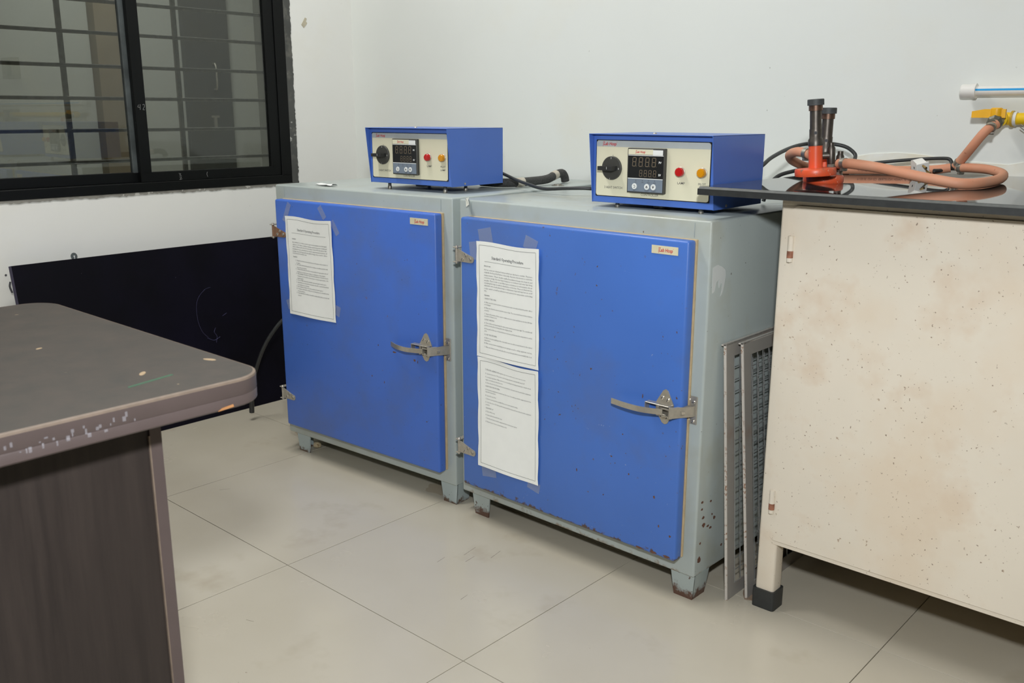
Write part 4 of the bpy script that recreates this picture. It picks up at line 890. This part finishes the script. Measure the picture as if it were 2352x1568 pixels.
# black power leads and plug
tag(MB().tube([(-1.075, 1.985, 0.915), (-1.058, 2.04, 0.937), (-1.062, 2.10, 0.956), (-1.069, 2.2, 0.974), (-1.062, 2.28, 0.984), (-1.027, 2.33, 0.985), (-0.989, 2.35, 0.978), (-0.963, 2.35, 0.962), (-0.956, 2.34, 0.949), (-0.952, 2.31, 0.94), (-0.963, 2.27, 0.936), (-0.994, 2.235, 0.933), (-1.012, 2.2, 0.929), (-1.035, 2.16, 0.922), (-1.051, 2.12, 0.912), (-1.058, 2.09, 0.89), (-1.06, 2.07, 0.855)], 0.0048, 12).build('power_cable', M['rubber']), 'thick black cable arching up behind the burners', 'cable')
pl = thing('plug_lead', 'white three-pin plug with grey-black lead lying on the worktop', 'plug')
MB().tube([(-0.985, 2.345, 0.922), (-0.95, 2.36, 0.931), (-0.927, 2.37, 0.937), (-0.868, 2.385, 0.945), (-0.809, 2.395, 0.951), (-0.765, 2.4, 0.954), (-0.748, 2.4, 0.952), (-0.741, 2.395, 0.942), (-0.74, 2.375, 0.931), (-0.748, 2.35, 0.928), (-0.757, 2.325, 0.928)], 0.0042, 12).build('lead', M['rubber'], pl)
pb = MB().prism([(-0.022, -0.012), (-0.010, -0.016), (0.016, -0.013), (0.018, -0.009), (0.018, 0.009), (0.016, 0.013), (-0.010, 0.016), (-0.022, 0.012)], 'y', -0.012, 0.010)
po = pb.build('plug_body', M['white_pvc'], pl)
PMt = Matrix.Translation((-0.772, 2.272, 0.9385)) @ Matrix.Rotation(R(-46), 4, 'Z') @ Matrix.Rotation(R(14), 4, 'Y') @ Matrix.Rotation(R(14), 4, 'X')
po.matrix_local = PMt
fl_ = MB().box((0.016, -0.0155, -0.0155), (0.0195, 0.0135, 0.0155), 0.001, 1).build('plug_face', M['white_pvc'], pl); fl_.matrix_local = PMt
for (dy, dz) in ((-0.001, 0.009), (-0.009, -0.006), (0.007, -0.006)):
    b = MB().cyl((0.019, dy, dz), (0.037, dy, dz), 0.0026, seg=12).build('plug_pin', M['brass'], pl); b.matrix_local = PMt
b = MB().box((-0.006, -0.0125, -0.003), (-0.001, -0.0119, 0.002)).build('plug_mark', M['ink_soft'], pl); b.matrix_local = PMt
# more of the bench kit that the left window pane mirrors
sb = thing('switch_box', 'switch box on the back wall mirrored in the left window pane', 'switch')
MB().box((0.20, YW - 0.05, 1.27), (0.37, YW, 1.40), 0.004).build('cover', plain('switch_box_grey', (120, 118, 112), 0.5), sb)
MB().box((0.215, YW - 0.054, 1.285), (0.285, YW - 0.048, 1.385), 0.002).build('switch_plate', M['black_plastic'], sb)
g2 = thing('bench_instrument', 'white framed instrument with dark display mirrored in the left window pane', 'instrument')
MB().box((0.28, 2.12, BT), (0.52, 2.30, BT + 0.19), 0.006).build('case', plain('instrument_white', (214, 212, 200), 0.5), g2)
MB().box((0.35, 2.112, BT + 0.05), (0.45, 2.122, BT + 0.15), 0.002).build('display', M['display'], g2)

# ------------------------------------------------------------------ dark board leaning under the window
bd = thing('notice_board', 'dark navy board leaning against the wall under the window', 'board')
BH, BL_ = 0.613, 1.22
a_ = math.atan2(0.105, 0.604)
bd.matrix_world = Matrix.Translation((-2.914, 1.052, 0.0)) @ Matrix.Rotation(-a_, 4, 'Y')
vs_, fs = [], []; ny, nz = 24, 10
for k, xo in ((0, 0.0), (1, -0.024)):
    for j in range(nz + 1):
        for i in range(ny + 1):
            u, v = i / ny, j / nz
            bow = 0.006 * math.sin(math.pi * u) * v; edge = -0.006 * math.exp(-u * 30) * math.sin(math.pi * v)
            vs_.append((xo, BL_ * u + (edge * 0 + 0.012 * (1 - v) ** 2 * (1 - u)), BH * v + bow * 0.4))
S_ = (ny + 1) * (nz + 1)
for j in range(nz):
    for i in range(ny):
        q = [j * (ny + 1) + i, j * (ny + 1) + i + 1, (j + 1) * (ny + 1) + i + 1, (j + 1) * (ny + 1) + i]
        fs.append(q); fs.append([S_ + v for v in q[::-1]])
MB().data(vs_, fs).build('board_face', M['navy'], bd)
ev, ef = [], []
rim = [i for i in range(ny + 1)] + [j * (ny + 1) + ny for j in range(1, nz + 1)] + [nz * (ny + 1) + i for i in range(ny - 1, -1, -1)] + [j * (ny + 1) for j in range(nz - 1, 0, -1)]
for r_ in rim: ev += [vs_[r_], vs_[S_ + r_]]
n = len(rim)
for i in range(n): j = (i + 1) % n; ef.append([2 * i, 2 * j, 2 * j + 1, 2 * i + 1])
MB().data(ev, ef).build('board_edge', M['navy_edge'], bd)
hk = MB()
hk.prism([(0.0105 * math.cos(a) + 0.197, BH + 0.009 + 0.012 * math.sin(a)) for a in [R(-60 + 30 * i) for i in range(11)]], 'x', -0.014, -0.012)
ho = hk.build('hanger', M['alu_grey'], bd)
MB().cyl((-0.0118, 0.197, BH + 0.0095), (-0.0112, 0.197, BH + 0.0095), 0.0022, seg=10).box((-0.0118, 0.1962, BH + 0.001), (-0.0112, 0.1978, BH + 0.0095)).build('hanger_slot', M['white_print'], ho)
M['scuff'] = film('board_scuff', (98, 96, 140), 0.35, 0.8)
mb = MB()
def sc(pts, r): mb.tube([(0.0003, y, z) for y, z in pts], r, 5, 5)
sc([(0.645, 0.46), (0.62, 0.455), (0.585, 0.42), (0.575, 0.36), (0.585, 0.31), (0.605, 0.285)], 0.0006)
sc([(0.60, 0.284), (0.625, 0.272), (0.65, 0.280)], 0.0012); sc([(0.632, 0.262), (0.638, 0.285), (0.630, 0.300), (0.638, 0.315)], 0.0009); sc([(0.672, 0.352), (0.69, 0.36)], 0.0010)
mb.build('scuff_marks', M['scuff'], bd)
# dark smears on the wall beside the board
for i, (y0, z0, y1, z1, r_) in enumerate(((1.057, 0.578, 1.059, 0.566, 0.0035),)):
    tag(MB().tube([(XW + 0.0005, 1.068, 0.545), (XW + 0.0005, 1.065, 0.53), (XW + 0.0005, 1.070, 0.51)], 0.003, 8, 5).build('paint_smear', M['ink']), 'small black paint smear on the wall left of the board', 'smear')
tag(MB().lathe((XW, 1.058, 0.567), (XW + 0.001, 1.058, 0.567), [(0.0035, 0), (0.003, 1), (0, 1)], 12, True).build('paint_dot', M['ink']), 'tiny black paint dot on the wall above the smear', 'smear')
# rubber hose end hanging beside the incubator
rh = thing('rubber_hose', 'black rubber hose with a connector hanging left of the incubator', 'hose')
MB().tube([(-2.776, 1.70, 0.098), (-2.770, 1.70, 0.123), (-2.744, 1.70, 0.184), (-2.705, 1.71, 0.267), (-2.671, 1.73, 0.33), (-2.640, 1.765, 0.382), (-2.60, 1.83, 0.42), (-2.55, 1.95, 0.43), (-2.49, 2.05, 0.42)], 0.0062, 12).build('hose_tube', M['rubber'], rh)
q = MB().lathe((-2.783, 1.70, 0.030), (-2.777, 1.70, 0.100), [(0, 0), (0.0088, 0), (0.0088, 0.4), (0.0085, 0.45), (0.0088, 0.5), (0.0085, 0.55), (0.0088, 0.6), (0.0085, 0.65), (0.0088, 0.78), (0.0100, 0.79), (0.0100, 0.98), (0.0070, 1), (0, 1)], 20, True).build('connector', M['black_plastic'], rh)
MB().cyl((-2.7785, 1.70, 0.085), (-2.7772, 1.70, 0.098), 0.0103, seg=20).build('connector_ring', M['dark_plastic'], q)

# ------------------------------------------------------------------ brown table in the foreground
tb = thing('wooden_table', 'brown laminate table with worn edge in the left foreground', 'table')
TX0, TX1, TY0, TY1, TZ0, TZ1 = -1.633, -0.968, -0.62, 0.618, 0.7135, 0.748
outl = rrect(TX0, TX1, TY0, TY1, 0.045, 8)
MB().prism(outl, 'z', TZ0 + 0.002, TZ1).build('table_top', M['top_lam'], tb)
band = []
def ring(off): return rrect(TX0 - off, TX1 + off, TY0 - off, TY1 + off, 0.045 + off, 8)
def bandmesh(prof, name, mat):
    vs_, fs = [], []; n = len(outl); m = len(prof)
    for (off, z) in prof: vs_ += [(p[0], p[1], z) for p in ring(off)]
    for k in range(m):
        for i in range(n):
            j = (i + 1) % n; k2 = (k + 1) % m; fs.append([k * n + i, k * n + j, k2 * n + j, k2 * n + i])
    return MB().data(vs_, fs).build(name, mat, tb)
bandmesh([(0.0004, TZ0), (0.0022, TZ0 + 0.002), (0.0024, TZ0 + 0.012), (0.0014, TZ0 + 0.0135), (0.0024, TZ0 + 0.015), (0.0024, TZ1 - 0.003), (0.0002, TZ1 - 0.0022)], 'edge_band', M['skirt'])
bandmesh([(0.0025, TZ1 - 0.0032), (0.0018, TZ1 - 0.0006), (-0.0012, TZ1 + 0.0003), (-0.0012, TZ1 - 0.003)], 'worn_edge', M['edge_light'])
MB().box((-1.055, -0.55, 0.0), (-1.031, 0.488, TZ0 + 0.002)).build('side_panel', M['side_lam'], tb, 0)
MB().box((-1.575, 0.4885, 0.0), (-1.0285, 0.503, TZ0 + 0.002)).build('back_panel', M['skirt'], tb, 0)
MB().box((-1.0312, 0.4868, 0.0), (-1.0282, 0.4886, TZ0 - 0.03)).build('panel_edging', M['edge_light'], tb, 0)
MB().box((-1.575, -0.55, 0.0), (-1.551, 0.488, TZ0 + 0.002)).build('side_panel', M['side_lam'], tb, 0)
# chips, chalky smudges and a green pen line on the table
mb = MB()
def blob(cx, cy, rx, ry, rot, z): mb.prism([(cx + rx * math.cos(a) * math.cos(rot) - ry * math.sin(a) * math.sin(rot), cy + rx * math.cos(a) * math.sin(rot) + ry * math.sin(a) * math.cos(rot)) for a in [i * math.pi / 5 for i in range(10)]], 'z', z - 0.0002, z + 0.0003)
for args in ((-1.075, 0.509, 0.0035, 0.009, 0.9), (-1.075, 0.600, 0.004, 0.010, -1.2), (-1.298, 0.474, 0.003, 0.005, 0.5)):
    mb = MB(); blob(*args, TZ1); mb.build('surface_chip', plain('chipped_chipboard', (168, 146, 116), 0.8), tb, 0)
mb = MB(); mb.prism([(-1.028, 0.468), (-1.033, 0.470), (-1.046, 0.531), (-1.041, 0.532)], 'z', TZ1 - 0.0002, TZ1 + 0.00025)
mb.build('pen_mark', film('green_pen', (70, 128, 96), 0.5, 0.6), tb, 0)
random.seed(21); mb = MB()
for i in range(24):
    y = 0.31 + 0.135 * i / 24 + random.uniform(-0.004, 0.004); z = TZ0 + 0.008 + random.uniform(0, 0.014); h = random.uniform(0.001, 0.006)
    mb.box((TX1 + 0.0022, y, z), (TX1 + 0.0028, y + random.uniform(0.0008, 0.004), z + h))
mb.build('chalk_smudge', film('chalk_smudge', (188, 184, 190), 0.32, 0.9), tb, 0)['kind'] = 'stuff'
MB().prism([(0.545, TZ0 + 0.0008), (0.566, TZ0 + 0.0022), (0.565, TZ0 + 0.0055), (0.55, TZ0 + 0.004)], 'x', TX1 + 0.0015, TX1 + 0.0030).build('edge_chip', plain('bare_wood_chip', (186, 132, 84), 0.7), tb, 0)

# ------------------------------------------------------------------ bits on the floor
ck = MB().lathe((-2.390, 1.682, 0.010), (-2.372, 1.690, 0.013), [(0, 0), (0.0085, 0), (0.010, 0.5), (0.0088, 0.95), (0, 1)], 10, True).build('cork', painted('cork', (196, 180, 146), 0.9, [(120, 0.6, (150, 126, 92), 0, 0)]))
tag(ck, 'small pale cork on the floor by the incubator foot', 'cork')
def puddle(name, label, cx, cy, rx, ry, seed, mat):
    random.seed(seed); pts = [(cx + rx * math.cos(a) * random.uniform(0.7, 1.1), cy + ry * math.sin(a) * random.uniform(0.7, 1.1)) for a in [i * math.pi / 9 for i in range(18)]]
    return tag(MB().prism(pts, 'z', 0.0001, 0.0005).build(name, mat, None, 0), label, 'stain')
M['rust_stain'] = film('rust_water_stain', (170, 140, 100), 0.10, 0.5)
puddle('rust_stain', 'brown rust stain on the floor under the incubator right foot', -1.84, 1.715, 0.05, 0.035, 2, M['rust_stain'])
puddle('rust_stain', 'orange rust stain on the floor behind the incubator left foot', -2.53, 1.745, 0.045, 0.03, 4, film('rust_water_stain_orange', (190, 140, 90), 0.14, 0.5))
puddle('rust_stain', 'rust stain on the floor under the mesh screens', -0.865, 1.80, 0.035, 0.06, 6, film('rust_water_stain_dark', (150, 110, 82), 0.25, 0.6))

random.seed(31); M['scratch'] = film('floor_scratch', (90, 80, 68), 0.22, 0.7)
for (x, y, L, a) in ((-1.50, 1.50, 0.05, 100), (-1.47, 1.47, 0.035, 97), (-1.44, 1.53, 0.045, 101), (-1.52, 1.42, 0.03, 99), (-2.30, 1.30, 0.03, 60), (-1.62, 0.95, 0.02, 20), (-1.35, 1.33, 0.025, 98)):
    ca, sa = math.cos(R(a)), math.sin(R(a))
    P = [(x + ca * u - sa * v, y + sa * u + ca * v) for u, v in ((-L / 2, -0.0006), (L / 2, -0.0004), (L / 2, 0.0004), (-L / 2, 0.0006))]
    MB().prism(P, 'z', 0.00005, 0.0002).build('floor_scratch', M['scratch'], slab, 0)
